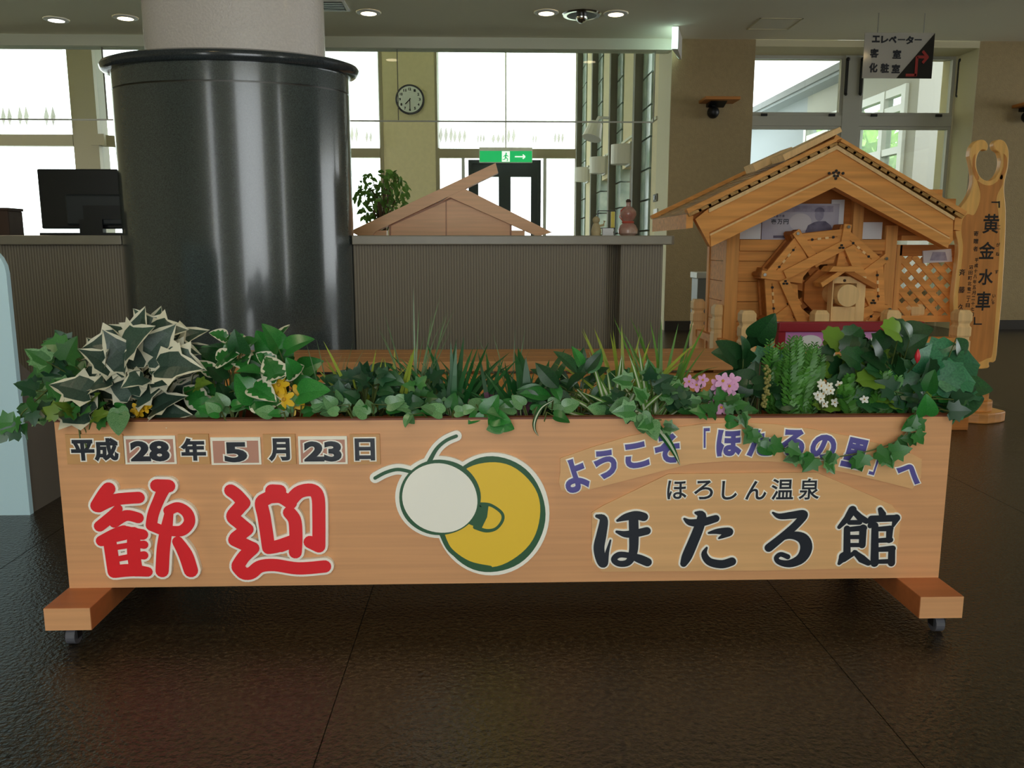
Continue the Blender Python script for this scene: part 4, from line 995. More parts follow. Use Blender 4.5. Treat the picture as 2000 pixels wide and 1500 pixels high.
# papers and the banknote panel under the gable
def panel(x0, x1, y0, y1, Y, mt, nm, par=hut, d=.004):
    a, b = Q(x0, y1, Y), Q(x1, y0, Y); return MB().box(a[0], b[0], Y, Y + d, a[1], b[1]).build(nm, mt, par)
panel(1442, 1487, 436, 467, YW + .01, 'paper_white', 'paper_sheet')
panel(1672, 1724, 434, 467, YW + .01, 'paper_white', 'paper_sheet')
panel(1620, 1650, 390, 467, YW + .014, 'paper_white', 'paper_sheet')
NY = YW + .008
note = panel(1487, 1640, 398, 469, NY, 'note_violet', 'banknote_panel', d=.006)
def npan(x0, x1, y0, y1, mt, k_): return panel(x0, x1, y0, y1, NY - .0006 * k_, mt, 'note_print', note, d=.0005)
npan(1490, 1628, 402, 414, 'note_mid', 1)
npan(1510, 1560, 460, 465, 'note_dark', 1)
m = MB(); c = Q(1563, 434, NY); m.prism([(c[0] + .052 * math.cos(2 * math.pi * k_ / 32), c[1] + .040 * math.sin(2 * math.pi * k_ / 32)) for k_ in range(32)], NY - .0012, NY - .0007); m.build('watermark_oval', 'note_pale', note)
m = MB(); m.prism([Q(*p, NY) for p in ((1572, 454), (1578, 440), (1590, 434), (1598, 432), (1612, 432), (1622, 440), (1628, 455))], NY - .0018, NY - .0013); m.build('portrait_bust', 'note_dark', note)
m = MB(); c = Q(1600, 419, NY); m.prism([(c[0] + .021 * math.cos(2 * math.pi * k_ / 20), c[1] + .029 * math.sin(2 * math.pi * k_ / 20)) for k_ in range(20)], NY - .0024, NY - .0019); m.build('portrait_bust', 'note_mid', note)
m = MB(); m.prism([(c[0] + .023 * math.cos(math.pi * k_ / 12), c[1] + .012 + .021 * math.sin(math.pi * k_ / 12)) for k_ in range(13)], NY - .0030, NY - .0025); m.build('portrait_bust', 'note_dark', note)
for ch, px in (('壱', 1511), ('万', 1523), ('円', 1535)):
    m = MB(); c = Q(px, 433, NY); glyph(m, ch, c[0], c[1], 0.022, .022, .0006, NY - .0016, NY - .0007); m.build('lettering', 'ink_navy', note)
for i, ch in enumerate('日本銀行券'):
    m = MB(); c = Q(1506 + i * 6, 422, NY); glyph(m, ch, c[0], c[1], .010, .011, .0004, NY - .0012, NY - .0007); m.build('lettering', 'note_dark', note)

# ---- right bay lattice screen
LY = YW + .02
l0, l1 = Q(1754, 500, LY), Q(1862, 616, LY)
lat = thing('lattice_screen', 'diagonal wooden lattice screen standing beside the hut', 'lattice', ((l0[0] + l1[0]) / 2, LY, .0))
xa, xb, za, zb_ = l0[0], l1[0], l1[1], l0[1]
MB().box(xa, xb, LY - .012, LY + .025, zb_, Q(1742, 478, LY)[1]).build('top_rail', 'hut_wood_dark', lat, bevel=.002)
MB().box(xa, xb, LY - .012, LY + .025, za - .03, za).build('bottom_rail', 'hut_wood', lat)
for x_ in (xa - .012, xb): MB().box(x_, x_ + .024, LY - .012, LY + .025, .0, Q(1742, 478, LY)[1]).build('post', 'hut_wood_v', lat)
MB().box(xa, xb, LY - .02, LY + .01, Q(1742, 470, LY)[1], Q(1742, 460, LY)[1]).build('upper_rail', 'hut_wood', lat)
sp = .070
def clip_diag(c_, s):        # x - s*z = c_ clipped to the rectangle
    pts = []
    for z in (za, zb_):
        x_ = c_ + s * z
        if xa - 1e-9 <= x_ <= xb + 1e-9: pts.append((x_, z))
    for x_ in (xa, xb):
        z = (x_ - c_) / s
        if za < z < zb_: pts.append((x_, z))
    return pts
for s, yy in ((1, LY), (-1, LY - .008)):
    c_ = (xa - s * (zb_ if s > 0 else za)) - .0
    while c_ < xb - s * (za if s > 0 else zb_):
        pts = clip_diag(c_, s)
        if len(pts) >= 2 and abs(pts[0][0] - pts[1][0]) > .02:
            MB().beam(pts[0], pts[1], .026, yy, yy + .007).build('slat', 'hut_wood', lat)
        c_ += sp
# small banknote print clipped on the lattice
o = thing('banknote_print', 'small banknote print clipped to the lattice screen', 'print', (fx(1832, LY - .03, 500), LY - .03, Q(1832, 514, LY)[1]))
MB().prism([Q(1803, 490, LY - .03), Q(1858, 486, LY - .03), Q(1860, 511, LY - .03), Q(1804, 514, LY - .03)], LY - .03, LY - .021).build('paper', 'note_pale', o)
MB().prism([Q(1822, 492, LY - .031), Q(1846, 492, LY - .031), Q(1850, 509, LY - .031), Q(1816, 509, LY - .031)], LY - .032, LY - .0305).build('print_picture', 'note_mid', o)

# ---- water wheel
WYF = 3.70
wc = Q(1612, 570, WYF); RW = 131 * WYF / FPX * .99
whl = thing('water_wheel', 'octagonal wooden water wheel in front of the hut wall', 'water wheel', (wc[0], WYF, .0))
def pol(r, a): return (wc[0] + r * math.cos(a), wc[1] + r * math.sin(a))
A0 = R(29)
WB = WYF + .10
for k_ in range(8):
    a0, a1 = A0 + k_ * R(45), A0 + (k_ + 1) * R(45); am = (a0 + a1) / 2
    # trapezoid front board, its rim edge board and back board
    d = .003 * (k_ % 2)
    q4 = [pol(RW * .97, a0 + .03), pol(RW * .97, a1 - .03), pol(RW * .44, a1 - .05), pol(RW * .44, a0 + .05)]
    fb = MB().prism(q4, WYF + d, WYF + .014).build('sector_board', 'hut_wood', whl)
    MB().prism(q4, WB, WB + .012).build('back_board', 'hut_wood_dark', whl)
    MB().beam(pol(RW * .93, a0), pol(RW * .93, a1), .012, WYF + .015, WB - .001).build('rim_board', 'hut_wood_dark', whl)
    # two notched strips with pegs on every board
    for f in (.62, .86):
        pa, pb = pol(RW * f * .97, am - .27), pol(RW * f * .97, am + .27)
        pr = MB(); pr.beam(pa, pb, .0035, WYF - .002, WYF + d - .0003); pr.build('groove', 'hut_wood_dark', fb)
        for t in (.14, .86):
            m = MB(); disc(m, lerp(pa, pb, t), .0058, WYF - .004, WYF + d - .0005, 10); m.build('peg', 'black_ink', fb)
        for t in (.36, .62): MB().beam(lerp(pa, pb, t - .06), lerp(pa, pb, t + .06), .010, WYF - .0032, WYF + d - .0004).build('inlay', 'hut_wood_pale', fb)
    # spoke boards at the joints, laid like a pinwheel
    s0_, s1_ = pol(RW * 1.04, a0 + .02), pol(RW * .42, a0 - .18)
    sp_ = MB().beam(s0_, s1_, .034, WYF - .012 - .001 * k_, WYF - .0035).build('spoke_board', 'hut_wood', whl)
    m = MB(); disc(m, lerp(s0_, s1_, .06), .007, WYF - .024 - .001 * k_, WYF - .013 - .001 * k_, 12); m.build('bolt', 'steel', sp_)
    MB().beam(pol(RW * 1.02, a0), pol(RW * .3, a0), .05, WYF + .016, WB - .002).build('paddle', 'hut_wood_dark', whl)
    MB().tube([(*pol(RW * 1.01, a0 + .02)[:1], WYF - .0, pol(RW * 1.01, a0 + .02)[1]), (pol(RW * 1.01, a0 + .02)[0], WB + .02, pol(RW * 1.01, a0 + .02)[1])], .011, 12).build('rim_rod', 'hut_wood_dark', whl)
# square frame of four boards turned on the wheel
sa = R(27)
for k_ in range(4):
    a_ = sa + k_ * R(90) + R(45)
    c0, c1 = pol(RW * .72, a_ + .05), pol(RW * .72, a_ + R(90) - .05)
    fr = MB().beam(c0, c1, .042, WYF - .036 - .002 * k_, WYF - .024).build('square_frame_board', 'hut_wood', whl)
    for dx, dz in ((0, .007), (-.007, -.004), (.007, -.004)):
        m = MB(); pp = lerp(c0, c1, .05); disc(m, (pp[0] + dx, pp[1] + dz), .005, WYF - .046 - .002 * k_, WYF - .0365 - .002 * k_, 10); m.build('peg', 'black_ink', fr)
MB().prism([pol(RW * .36, R(22.5 + 45 * k_)) for k_ in range(8)], WYF - .008, WB + .006).build('hub', 'hut_wood_dark', whl)
m = MB(); ax = Q(1655, 577, WYF - .16)
MB().tube([(ax[0], WYF - .17, ax[1]), (ax[0] - .002, WYF - .01, ax[1])], .048, 28).build('axle', 'hut_wood_pale', whl, smooth=True)
# little roofed axle post in front of the wheel
PY = WYF - .14
po = thing('axle_post', 'small roofed wooden post carrying the water wheel axle', 'post', (ax[0], PY, 0))
p0, p1 = Q(1622, 640, PY)[0], Q(1684, 640, PY)[0]; zt_ = Q(1650, 540, PY)[1]; mx_ = (p0 + p1) / 2
MB().box(p0, ax[0] - .05, PY + .005, PY + .055, .07, zt_).box(ax[0] + .05, p1 + .006, PY + .005, PY + .055, .07, zt_).box(ax[0] - .05, ax[0] + .05, PY + .005, PY + .055, .07, ax[1] - .05).box(ax[0] - .05, ax[0] + .05, PY + .005, PY + .055, ax[1] + .05, zt_).build('post_body', 'hut_wood_pale', po, bevel=.002)
rt = Q(1645, 521, PY); rl = Q(1598, 552, PY); rr_ = Q(1708, 556, PY)
MB().prism([rl, rt, (rt[0], rt[1] - .022), (rl[0] + .008, rl[1] - .018)], PY - .03, PY + .06).build('roof_board', 'hut_wood', po)
MB().prism([rr_, rt, (rt[0], rt[1] - .022), (rr_[0] - .008, rr_[1] - .018)], PY - .0302, PY + .06).build('roof_board', 'hut_wood_dark', po)
MB().prism([Q(1620, 520, PY), Q(1672, 520, PY), Q(1680, 530, PY), Q(1612, 530, PY)], PY - .04, PY + .06).build('ridge_cap', 'hut_wood', po)
m = MB(); disc(m, Q(1650, 548, PY), .006, PY + .0, PY + .004, 10); m.build('peg', 'box_dark', po)

# ---- low fence round the hut: posts with faceted caps and two rails
def fence_post(x_, y_, ztop, fen, s=.031):
    prof = [(s, .07), (s, ztop - .135), (s * .86, ztop - .128), (s * .86, ztop - .118), (s, ztop - .110), (s, ztop - .075), (s * .80, ztop - .066), (s * .80, ztop - .058), (s * 1.0, ztop - .045), (s * 1.0, ztop - .015), (s * .7, ztop)]
    m = MB(); rings = []
    vs_ = []; fs = []
    for r_, z in prof: vs_ += [(x_ - r_, y_ - r_, z), (x_ + r_, y_ - r_, z), (x_ + r_, y_ + r_, z), (x_ - r_, y_ + r_, z)]
    for i in range(len(prof) - 1):
        for k_ in range(4): fs.append((4 * i + k_, 4 * i + (k_ + 1) % 4, 4 * i + 4 + (k_ + 1) % 4, 4 * i + 4 + k_))
    fs.append((0, 3, 2, 1)); t = 4 * (len(prof) - 1); fs.append((t, t + 1, t + 2, t + 3))
    m.add(vs_, fs).build('fence_post', 'hut_wood_pale', fen)
FY = 3.54; ztf = Q(1458, 606, FY)[1]
fen = thing('hut_fence', 'low wooden fence with capped posts around the hut deck', 'fence', (fx(1660, FY, 650), FY, .07))
fpx = [Q(p, 640, FY)[0] for p in (1458, 1599, 1738, 1876)]
for x_ in fpx: fence_post(x_, FY, ztf, fen)
for y_ in (FY + .36, FY + .76): fence_post(fpx[0] - .02, y_, ztf, fen); fence_post(fpx[3] - .02, y_, ztf, fen)
for z in (ztf - .19, ztf - .32):
    for i in range(3): MB().box(fpx[i] + .031, fpx[i + 1] - .031, FY - .014, FY + .014, z, z + .035).build('rail', 'hut_wood', fen)
    for xx in (fpx[0] - .02, fpx[3] - .02):
        for y0_, y1_ in ((FY + .031, FY + .329), (FY + .391, FY + .729)): MB().box(xx - .014, xx + .014, y0_, y1_, z, z + .035).build('rail', 'hut_wood', fen)
for i in range(3):
    MB().prismx([(FY - .02, ztf - .145), (FY + .03, ztf - .145), (FY + .035, ztf - .12), (FY - .025, ztf - .12)], fpx[i] + .032, fpx[i + 1] - .032).build('top_board', 'hut_wood', fen)

# ---- stepped wooden slabs at the right of the hut
specs = [(1858, 1912, 742, 722, 3.70), (1856, 1922, 760, 741, 3.68), (1858, 1938, 782, 759, 3.67), (1862, 1950, 806, 781, 3.66), (1856, 1978, 826, 803, 3.64)]
sx0 = dx1 + .002
zprev = None
for i, (x0, x1, yb_, yt_, Y) in enumerate(specs):
    x1w = Q(x1, 780, Y)[0]; zt2 = (5 - i) * .0495 - .0008
    zb2 = 0 if i == 4 else (4 - i) * .0495
    n = 7
    poly = [(sx0, Y)] + [(sx0 + (x1w - sx0) * t, Y - .02 * math.sin(t * 7 + i)) for t in [k_ / n for k_ in range(1, n)]] + [(x1w, Y + .04), (x1w - .02, Y + .16), (sx0, Y + .2)]
    o = thing('wood_step_slab', ('topmost', 'second', 'middle', 'fourth', 'lowest and widest')[i] + ' rough wooden slab of the small stack beside the hut fence', 'wood slab', (sx0, Y, zb2), group='stacked wooden slabs by the hut')
    MB().prismz(poly, zb2, zt2).build('slab_body', 'slab_wood', o, bevel=.006)
    MB().prismz([(p[0] * .98 + .02 * sx0, p[1] + .004) for p in poly], zt2, zt2 + .0006).build('sawn_face', 'plaque_sap', o)

# ---- carved plaque
PLY = 3.74
def PQ(px, py): return Q(px, py, PLY)
outl = [(1894, 305), (1897, 288), (1908, 275), (1922, 273), (1930, 282), (1928, 294), (1919, 292), (1911, 300), (1907, 318), (1910, 336), (1919, 349), (1932, 353), (1945, 346), (1953, 332), (1956, 314), (1952, 298), (1944, 292), (1941, 281), (1948, 273), (1960, 274), (1968, 285), (1971, 303), (1969, 328), (1964, 350), (1962, 372), (1965, 410), (1964, 470), (1960, 540), (1956, 600), (1950, 660), (1945, 704), (1932, 708), (1930, 719), (1888, 719), (1880, 700), (1866, 640), (1862, 590), (1866, 545), (1871, 505), (1872, 478), (1866, 452), (1866, 428), (1874, 408), (1888, 390), (1898, 368), (1901, 342)]
pq = thing('carved_plaque', 'tall natural-edge wooden plaque with horn-shaped top and black brush writing', 'plaque', (fx(1915, PLY, 700), PLY, 0))
sm = spline([PQ(*p) for p in outl] + [PQ(*outl[0])], 3)[:-1]
MB().prism(sm, PLY, PLY + .035).build('plaque_board', 'plaque_sap', pq, bevel=.004)
inner = [(1908, 352), (1920, 360), (1934, 362), (1948, 354), (1957, 340), (1958, 360), (1950, 375), (1946, 392), (1950, 420), (1952, 480), (1948, 560), (1944, 620), (1938, 690), (1928, 700), (1892, 710), (1880, 660), (1872, 610), (1872, 570), (1878, 520), (1881, 480), (1878, 455), (1880, 430), (1890, 418), (1902, 420), (1912, 400), (1915, 378)]
MB().prism(spline([PQ(*p) for p in inner] + [PQ(*inner[0])], 3)[:-1], PLY - .0012, PLY - .0002).build('heartwood', 'plaque_heart', pq)
MB().prism(spline([PQ(*p) for p in ((1905, 300), (1904, 325), (1912, 346), (1908, 352), (1900, 335), (1900, 310), (1905, 300))], 3), PLY - .0012, PLY - .0002).build('heartwood', 'plaque_heart', pq)
MB().prism(spline([PQ(*p) for p in ((1960, 300), (1960, 325), (1952, 346), (1957, 350), (1965, 330), (1966, 308), (1960, 300))], 3), PLY - .0012, PLY - .0002).build('heartwood', 'plaque_heart', pq)
kx = PLY / FPX
for ch, px, py, w_, h_, f_ in (('黄', 1935, 437, 30, 36, .0016), ('金', 1927, 489, 30, 32, .0016), ('水', 1925, 541, 28, 30, .0017), ('車', 1920, 588, 28, 36, .0017)):
    m = MB(); c = PQ(px, py); glyph(m, ch, c[0], c[1], w_ * kx, h_ * kx, f_, PLY - .003, PLY - .0013); m.build('lettering', 'black_ink', pq)
m = MB(); m.beam(PQ(1936, 395), PQ(1952, 395), .006, PLY - .003, PLY - .0013); m.beam(PQ(1951, 393), PQ(1951, 406), .006, PLY - .0031, PLY - .0013); m.build('lettering', 'black_ink', pq)
m = MB(); m.beam(PQ(1903, 619), PQ(1903, 634), .006, PLY - .003, PLY - .0013); m.beam(PQ(1901, 633), PQ(1917, 633), .006, PLY - .0031, PLY - .0013); m.build('lettering', 'black_ink', pq)
small = [('こ', 1950, 444, 7), ('が', 1949, 478, 7), ('ね', 1948, 496, 7), ('す', 1946, 531, 7), ('い', 1941, 578, 6), ('し', 1939, 586, 5), ('ゃ', 1939, 592, 5)]
small += [(c_, 1906 - i * .5, 456 + i * 15, 9) for i, c_ in enumerate('寄贈者')]
small += [(c_, 1907 - i * .9, 508 + i * 10.6, 7) for i, c_ in enumerate('平成十八年五月二十七日')]
small += [(c_, 1896 - i * .9, 522 + i * 10.6, 7.5) for i, c_ in enumerate('沼田町北竜二丁目')]
small += [(c_, 1879 - i * 1.2, 532 + i * 34, 12) for i, c_ in enumerate('斉藤久')]
for ch, px, py, s_ in small:
    m = MB(); c = PQ(px, py); glyph(m, ch, c[0], c[1], s_ * kx, s_ * kx * 1.05, .0004, PLY - .0026, PLY - .0013); m.build('lettering', 'black_ink', pq)

# ---- red-framed pamphlet rack behind the plants
RY_ = 2.35
def K(px, py): return Q(px, py, RY_)
o = thing('red_framed_rack', 'red-framed pink poster on a white wire rack behind the planter', 'rack', (fx(1660, RY_, 640), RY_, 0))
a, b = K(1519, 648), K(1803, 628)
MB().box(a[0], b[0], RY_ - .01, RY_ + .02, a[1], b[1]).build('frame_bar', 'rack_red', o, bevel=.003)
zlow = K(1600, 700)[1]
for x_ in (a[0], b[0] - .02): MB().box(x_, x_ + .02, RY_ - .009, RY_ + .019, zlow, a[1]).build('frame_bar', 'rack_red', o)
ps = MB().box(a[0] + .02, b[0] - .02, RY_, RY_ + .006, zlow + .02, a[1]).build('poster', 'poster_pink', o)
for px, py, rx_, ry_ in ((1582, 668, 24, 14), (1652, 676, 10, 9), (1724, 668, 30, 14), (1784, 676, 14, 10)):
    c = K(px, py); m = MB(); m.prism([(c[0] + rx_ * RY_ / FPX * math.cos(2 * math.pi * k_ / 24), c[1] + ry_ * RY_ / FPX * math.sin(2 * math.pi * k_ / 24)) for k_ in range(24)], RY_ - .0012, RY_ - .0004); m.build('poster_print', 'paper_white', ps)
for x_ in (a[0] + .01, b[0] - .01): MB().tube([(x_, RY_ + .01, 0), (x_, RY_ + .01, zlow)], .006, 8).build('leg', 'white_paint', o)
n = 11
for k_ in range(n): x_ = a[0] + .02 + (b[0] - a[0] - .04) * k_ / (n - 1); MB().tube([(x_, RY_ + .01, .25), (x_, RY_ + .01, zlow + .02)], .0022, 6).build('wire', 'white_paint', o)
for z in (.25, .30, .35, .40, .45, zlow + .02): MB().tube([(a[0] + .01, RY_ + .013, z), (b[0] - .01, RY_ + .013, z)], .0022, 6).build('wire', 'white_paint', o)
for x_ in (a[0] + .01, b[0] - .01): MB().box(x_ - .012, x_ + .012, RY_ - .1, RY_ + .12, 0, .015).build('foot', 'white_paint', o)

# ---- grey bin in front of the brown wall
p = atz(1374, 672, 0); o = thing('grey_waste_bin', 'slim grey waste bin standing before the brown wall', 'bin', (p.x, p.y, 0))
hw = 16 * p.y / FPX; zt_ = at(1374, 532, p.y).z
MB().box(p.x - hw, p.x + hw, p.y, p.y + .2, 0, zt_ - .05).build('bin_body', 'bin_grey', o, bevel=.006)
MB().box(p.x - hw - .012, p.x + hw + .012, p.y - .012, p.y + .212, zt_ - .05, zt_).build('bin_lid', 'alu', o, bevel=.006)

# ------------------------------------------------------------------ artificial plants in the planter
def leafmesh(name, half, mats, zfold=.16, droop=.18, margin=None):
    """half outline (x>=0) from base to tip, length 1 along +Y, folded on the midrib and drooping to the tip"""
    pts = [(x_, y_) for x_, y_ in half] ; mid = [(0, y_) for x_, y_ in half]
    def z(x_, y_): return zfold * abs(x_) - droop * y_ * y_
    vs_, fs, mi = [], [], []
    for sgn in (1, -1):
        b_ = len(vs_)
        n = len(half)
        if margin is None:
            for (x_, y_) in half: vs_ += [(0, min(1, max(0, y_)), z(0, y_)), (sgn * x_, y_, z(x_, y_))]
            for i in range(n - 1):
                f = (b_ + 2 * i, b_ + 2 * i + 1, b_ + 2 * i + 3, b_ + 2 * i + 2); fs.append(f if sgn > 0 else f[::-1]); mi.append(0)
        else:
            for i, (x_, y_) in enumerate(half):
                fi = margin if i % 2 else margin * .70
                vs_ += [(0, min(1, max(0, y_)), z(0, y_)), (sgn * x_ * fi, y_ * (.96 if y_ > .5 else 1), z(x_ * fi, y_)), (sgn * x_, y_, z(x_, y_))]
            for i in range(n - 1):
                for k_ in range(2):
                    f = (b_ + 3 * i + k_, b_ + 3 * i + k_ + 1, b_ + 3 * i + 4 + k_, b_ + 3 * i + 3 + k_); fs.append(f if sgn > 0 else f[::-1]); mi.append(k_)
    me = bpy.data.meshes.new(name); me.from_pydata(vs_, [], fs)
    for x_ in mats: me.materials.append(MATS[x_])
    me.polygons.foreach_set('material_index', mi); me.polygons.foreach_set('use_smooth', [margin is None] * len(fs)); me.update(); return me
IVY = [(.02, 0), (.20, -.12), (.50, -.02), (.40, .22), (.58, .44), (.30, .52), (.20, .74), (0, 1)]
HEART = [(.02, .02), (.20, -.10), (.40, .02), (.47, .22), (.42, .46), (.28, .72), (.10, .93), (0, 1)]
BIGL = [(.02, 0), (.22, -.10), (.46, .02), (.40, .20), (.56, .36), (.40, .52), (.42, .70), (.20, .84), (0, 1)]
GERA = [(.02, .02), (.26, -.10), (.52, .06), (.50, .28), (.60, .46), (.42, .66), (.36, .86), (.14, .88), (0, 1)]
OVAL = [(.01, 0), (.12, .12), (.24, .34), (.24, .58), (.14, .82), (0, 1)]
HEART = spline(HEART, 2); BIGL = spline(BIGL, 2); GERA = spline(GERA, 2); OVAL = spline(OVAL, 2)
LM = {'ivy': leafmesh('ivy_leaf', IVY, ['ivy']), 'ivyd': leafmesh('ivy_leaf', IVY, ['ivy_dark']), 'ivyy': leafmesh('ivy_leaf', IVY, ['ivy_yellow']),
      'ivyv': leafmesh('ivy_leaf', IVY, ['ivy', 'pothos_streak'], margin=.7),
      'var': leafmesh('ivy_leaf', IVY, ['var_green', 'var_cream'], margin=.88, zfold=.22, droop=.3), 'pothos': leafmesh('pothos_leaf', HEART, ['pothos'], zfold=.25, droop=.3),
      'potv': leafmesh('pothos_leaf', HEART, ['pothos', 'var_cream'], margin=.86, zfold=.25, droop=.3), 'pots': leafmesh('pothos_leaf', HEART, ['pothos_streak'], zfold=.25, droop=.25),
      'big': leafmesh('broad_leaf', BIGL, ['big_leaf'], zfold=.2, droop=.35), 'deep': leafmesh('deep_leaf', HEART, ['deep_leaf'], zfold=.2, droop=.3), 'gera': leafmesh('lobed_leaf', GERA, ['deep_leaf'], zfold=.25, droop=.2),
      'lime': leafmesh('lobed_leaf', GERA, ['lime_leaf'], zfold=.2, droop=.2), 'oval': leafmesh('oval_leaf', OVAL, ['pothos'], zfold=.3, droop=.3), 'ovald': leafmesh('oval_leaf', OVAL, ['deep_leaf'], zfold=.3, droop=.35),
      'ficus': leafmesh('ficus_leaf', OVAL, ['ficus_green'], zfold=.3, droop=.3)}
def put(me, root, p, tip, nrm, s, name='leaf', sw=1.0):
    y = Vector(tip).normalized(); z = Vector(nrm); z = (z - y * z.dot(y))
    if z.length < 1e-4: z = y.orthogonal()
    z.normalize(); x_ = y.cross(z)
    M = Matrix((( x_.x * s * sw, y.x * s, z.x * s, p[0]), (x_.y * s * sw, y.y * s, z.y * s, p[1]), (x_.z * s * sw, y.z * s, z.z * s, p[2]), (0, 0, 0, 1)))
    o = bpy.data.objects.new(name, me); COL.objects.link(o); o.parent = root
    o.matrix_basis = root.matrix_basis.inverted() @ M
    return o
BED = ZT - .055
PX = SY / FPX                      # metres per pixel near the planter
def pt(px, py, Y=None, rd=random): return at(px, py, Y if Y else rd.uniform(SY + .03, SY + PD - .03))
def leafy(name, label, kinds, x0, x1, y0, y1, n, size, seed, Yr=(.02, .22), facing=.75, base=None, cat='plant', stems='stem', shape='dome'):
    """one artificial plant: stems from a root point in the bed, every leaf a part"""
    rd = random.Random(seed); bx = base if base else ((x0 + x1) / 2, 0)
    bY = SY + .5 * (Yr[0] + Yr[1]); bp = at(bx[0], 800, bY); bp.z = BED
    bp.x = min(max(bp.x, UL + .05), UR - .05)
    root = thing(name, label, cat, bp); st = MB()
    for i in range(n):
        for _ in range(30):
            px, py = rd.uniform(x0, x1), rd.uniform(y0, y1)
            if shape != 'dome': break
            u_ = (px - (x0 + x1) / 2) / ((x1 - x0) / 2); v_ = (y1 - py) / (y1 - y0)
            if v_ < 1.05 - .75 * u_ * u_: break
        Y = SY + rd.uniform(*Yr); p = at(px, py, Y)
        if Y < SY + .03 and p.z < ZT + .01: Y = SY - .012 - rd.random() * .02; p = at(px, py, Y)
        if p.z < ZT - .04 and Y > SY: p.z = ZT - .02
        out = Vector((p.x - bp.x, 0, .25 * (p.z - bp.z)))
        tip = out.normalized() * .8 + Vector((rd.uniform(-.7, .7), rd.uniform(-.5, .1), rd.uniform(-.7, .35)))
        if p.y > SY and p.z < ZT + size: tip.z = max(tip.z, .08); tip.y = max(tip.y, -.1)
        nrm = Vector((rd.uniform(-.5, .5), -facing + rd.uniform(-.25, .35), .55 + rd.uniform(-.3, .3)))
        s = size * rd.uniform(.7, 1.25)
        put(LM[rd.choice(kinds)], root, p, tip, nrm, s)
        if i % 2 == 0:
            mid = (bp + p) / 2 + Vector((rd.uniform(-.02, .02), 0, .04)); mid.y = max(mid.y, SY + .03) if p.y > SY else mid.y
            q0 = bp + Vector((rd.uniform(-.02, .02), rd.uniform(-.02, .02), 0))
            if p.y <= SY: mid = Vector((p.x * .7 + bp.x * .3, SY - .004, max(ZT + .012, p.z)))
            st.tube([q0, mid, p], [.0022, .0018, .0010], 5)
    st.build('stem', stems, root)
    return root
def bladesmesh(name, mats, L, w_, bend, seg=6, purple=0, stripe=False):
    vs_, fs, mi = [], [], []
    cols = 3 if stripe else 1
    for i in range(seg + 1):
        t = i / seg; ww = w_ * (1 - t) ** .6 * (.55 + .9 * t if t < .4 else .91); y_ = L * (t - .25 * bend * t * t); z = -bend * L * .75 * t * t
        if stripe: xs_ = [-ww, -ww * .35, ww * .35, ww]
        else: xs_ = [-ww, ww]
        for k_, x_ in enumerate(xs_): vs_.append((x_, y_, z + (.3 * abs(x_))))
    m_ = len(vs_) // (seg + 1)
    for i in range(seg):
        for k_ in range(m_ - 1):
            fs.append((i * m_ + k_, i * m_ + k_ + 1, (i + 1) * m_ + k_ + 1, (i + 1) * m_ + k_))
            mi.append(1 if (stripe and k_ == 1) or (purple and i < purple) else 0)
    me = bpy.data.meshes.new(name); me.from_pydata(vs_, [], fs)
    for x_ in mats: me.materials.append(MATS[x_])
    me.polygons.foreach_set('material_index', mi); me.update(); return me
BM = {}
for key, mats, w_, purple, stripe in (('grass', ['grass_blade'], .012, 0, False), ('yellow', ['grass_yellow'], .016, 0, False), ('thin', ['grass_thin'], .0045, 0, False), ('dark', ['tuft_dark', 'tuft_purple'], .022, 2, False), ('purple', ['tuft_dark', 'tuft_purple'], .020, 3, False), ('spider', ['grass_blade', 'spider_stripe'], .028, 0, True), ('broad', ['tuft_dark'], .05, 0, False)):
    BM[key] = [bladesmesh('blade', mats, 1, w_ * 2.2, b_, purple=purple, stripe=stripe) for b_ in (.05, .3, .6, .95)]
def tuft(name, label, kind, px, n, hpx, spread, seed, depth=None, cat='plant', up=.35):
    rd = random.Random(seed); Y = SY + (depth if depth is not None else rd.uniform(.07, .19)); bp = at(px, 790, Y); bp.z = BED
    root = thing(name, label, cat, bp)
    for i in range(n):
        a = rd.uniform(-1, 1) * spread; L = (hpx * PX + .055) * rd.uniform(.78, 1.14) * 1.16
        tip = Vector((math.sin(a), rd.uniform(-.35, .3), math.cos(a))); b_ = rd.choices((0, 1, 2, 3), (1.2, 1, .7, .35) if up > .3 else (.5, 1, 1, .8))[0]
        nrm = Vector((math.cos(a) * (1 if a < 0 else -1) * -1, -.5, .6)) if abs(a) > .12 else Vector((0, -1, .3))
        nrm = Vector((-math.copysign(1, a) * 0 + rd.uniform(-.3, .3) + math.sin(a) * -.4, -.8, .35))
        # bend outward: the blade normal points away from its bending side
        nrm = Vector((-math.sin(a) * .9, -.55, math.cos(a) * .2 + .3))
        p0 = bp + Vector((rd.uniform(-.012, .012), rd.uniform(-.012, .012), 0))
        put(BM[kind][b_], root, p0, tip, nrm, L, 'blade')
    return root

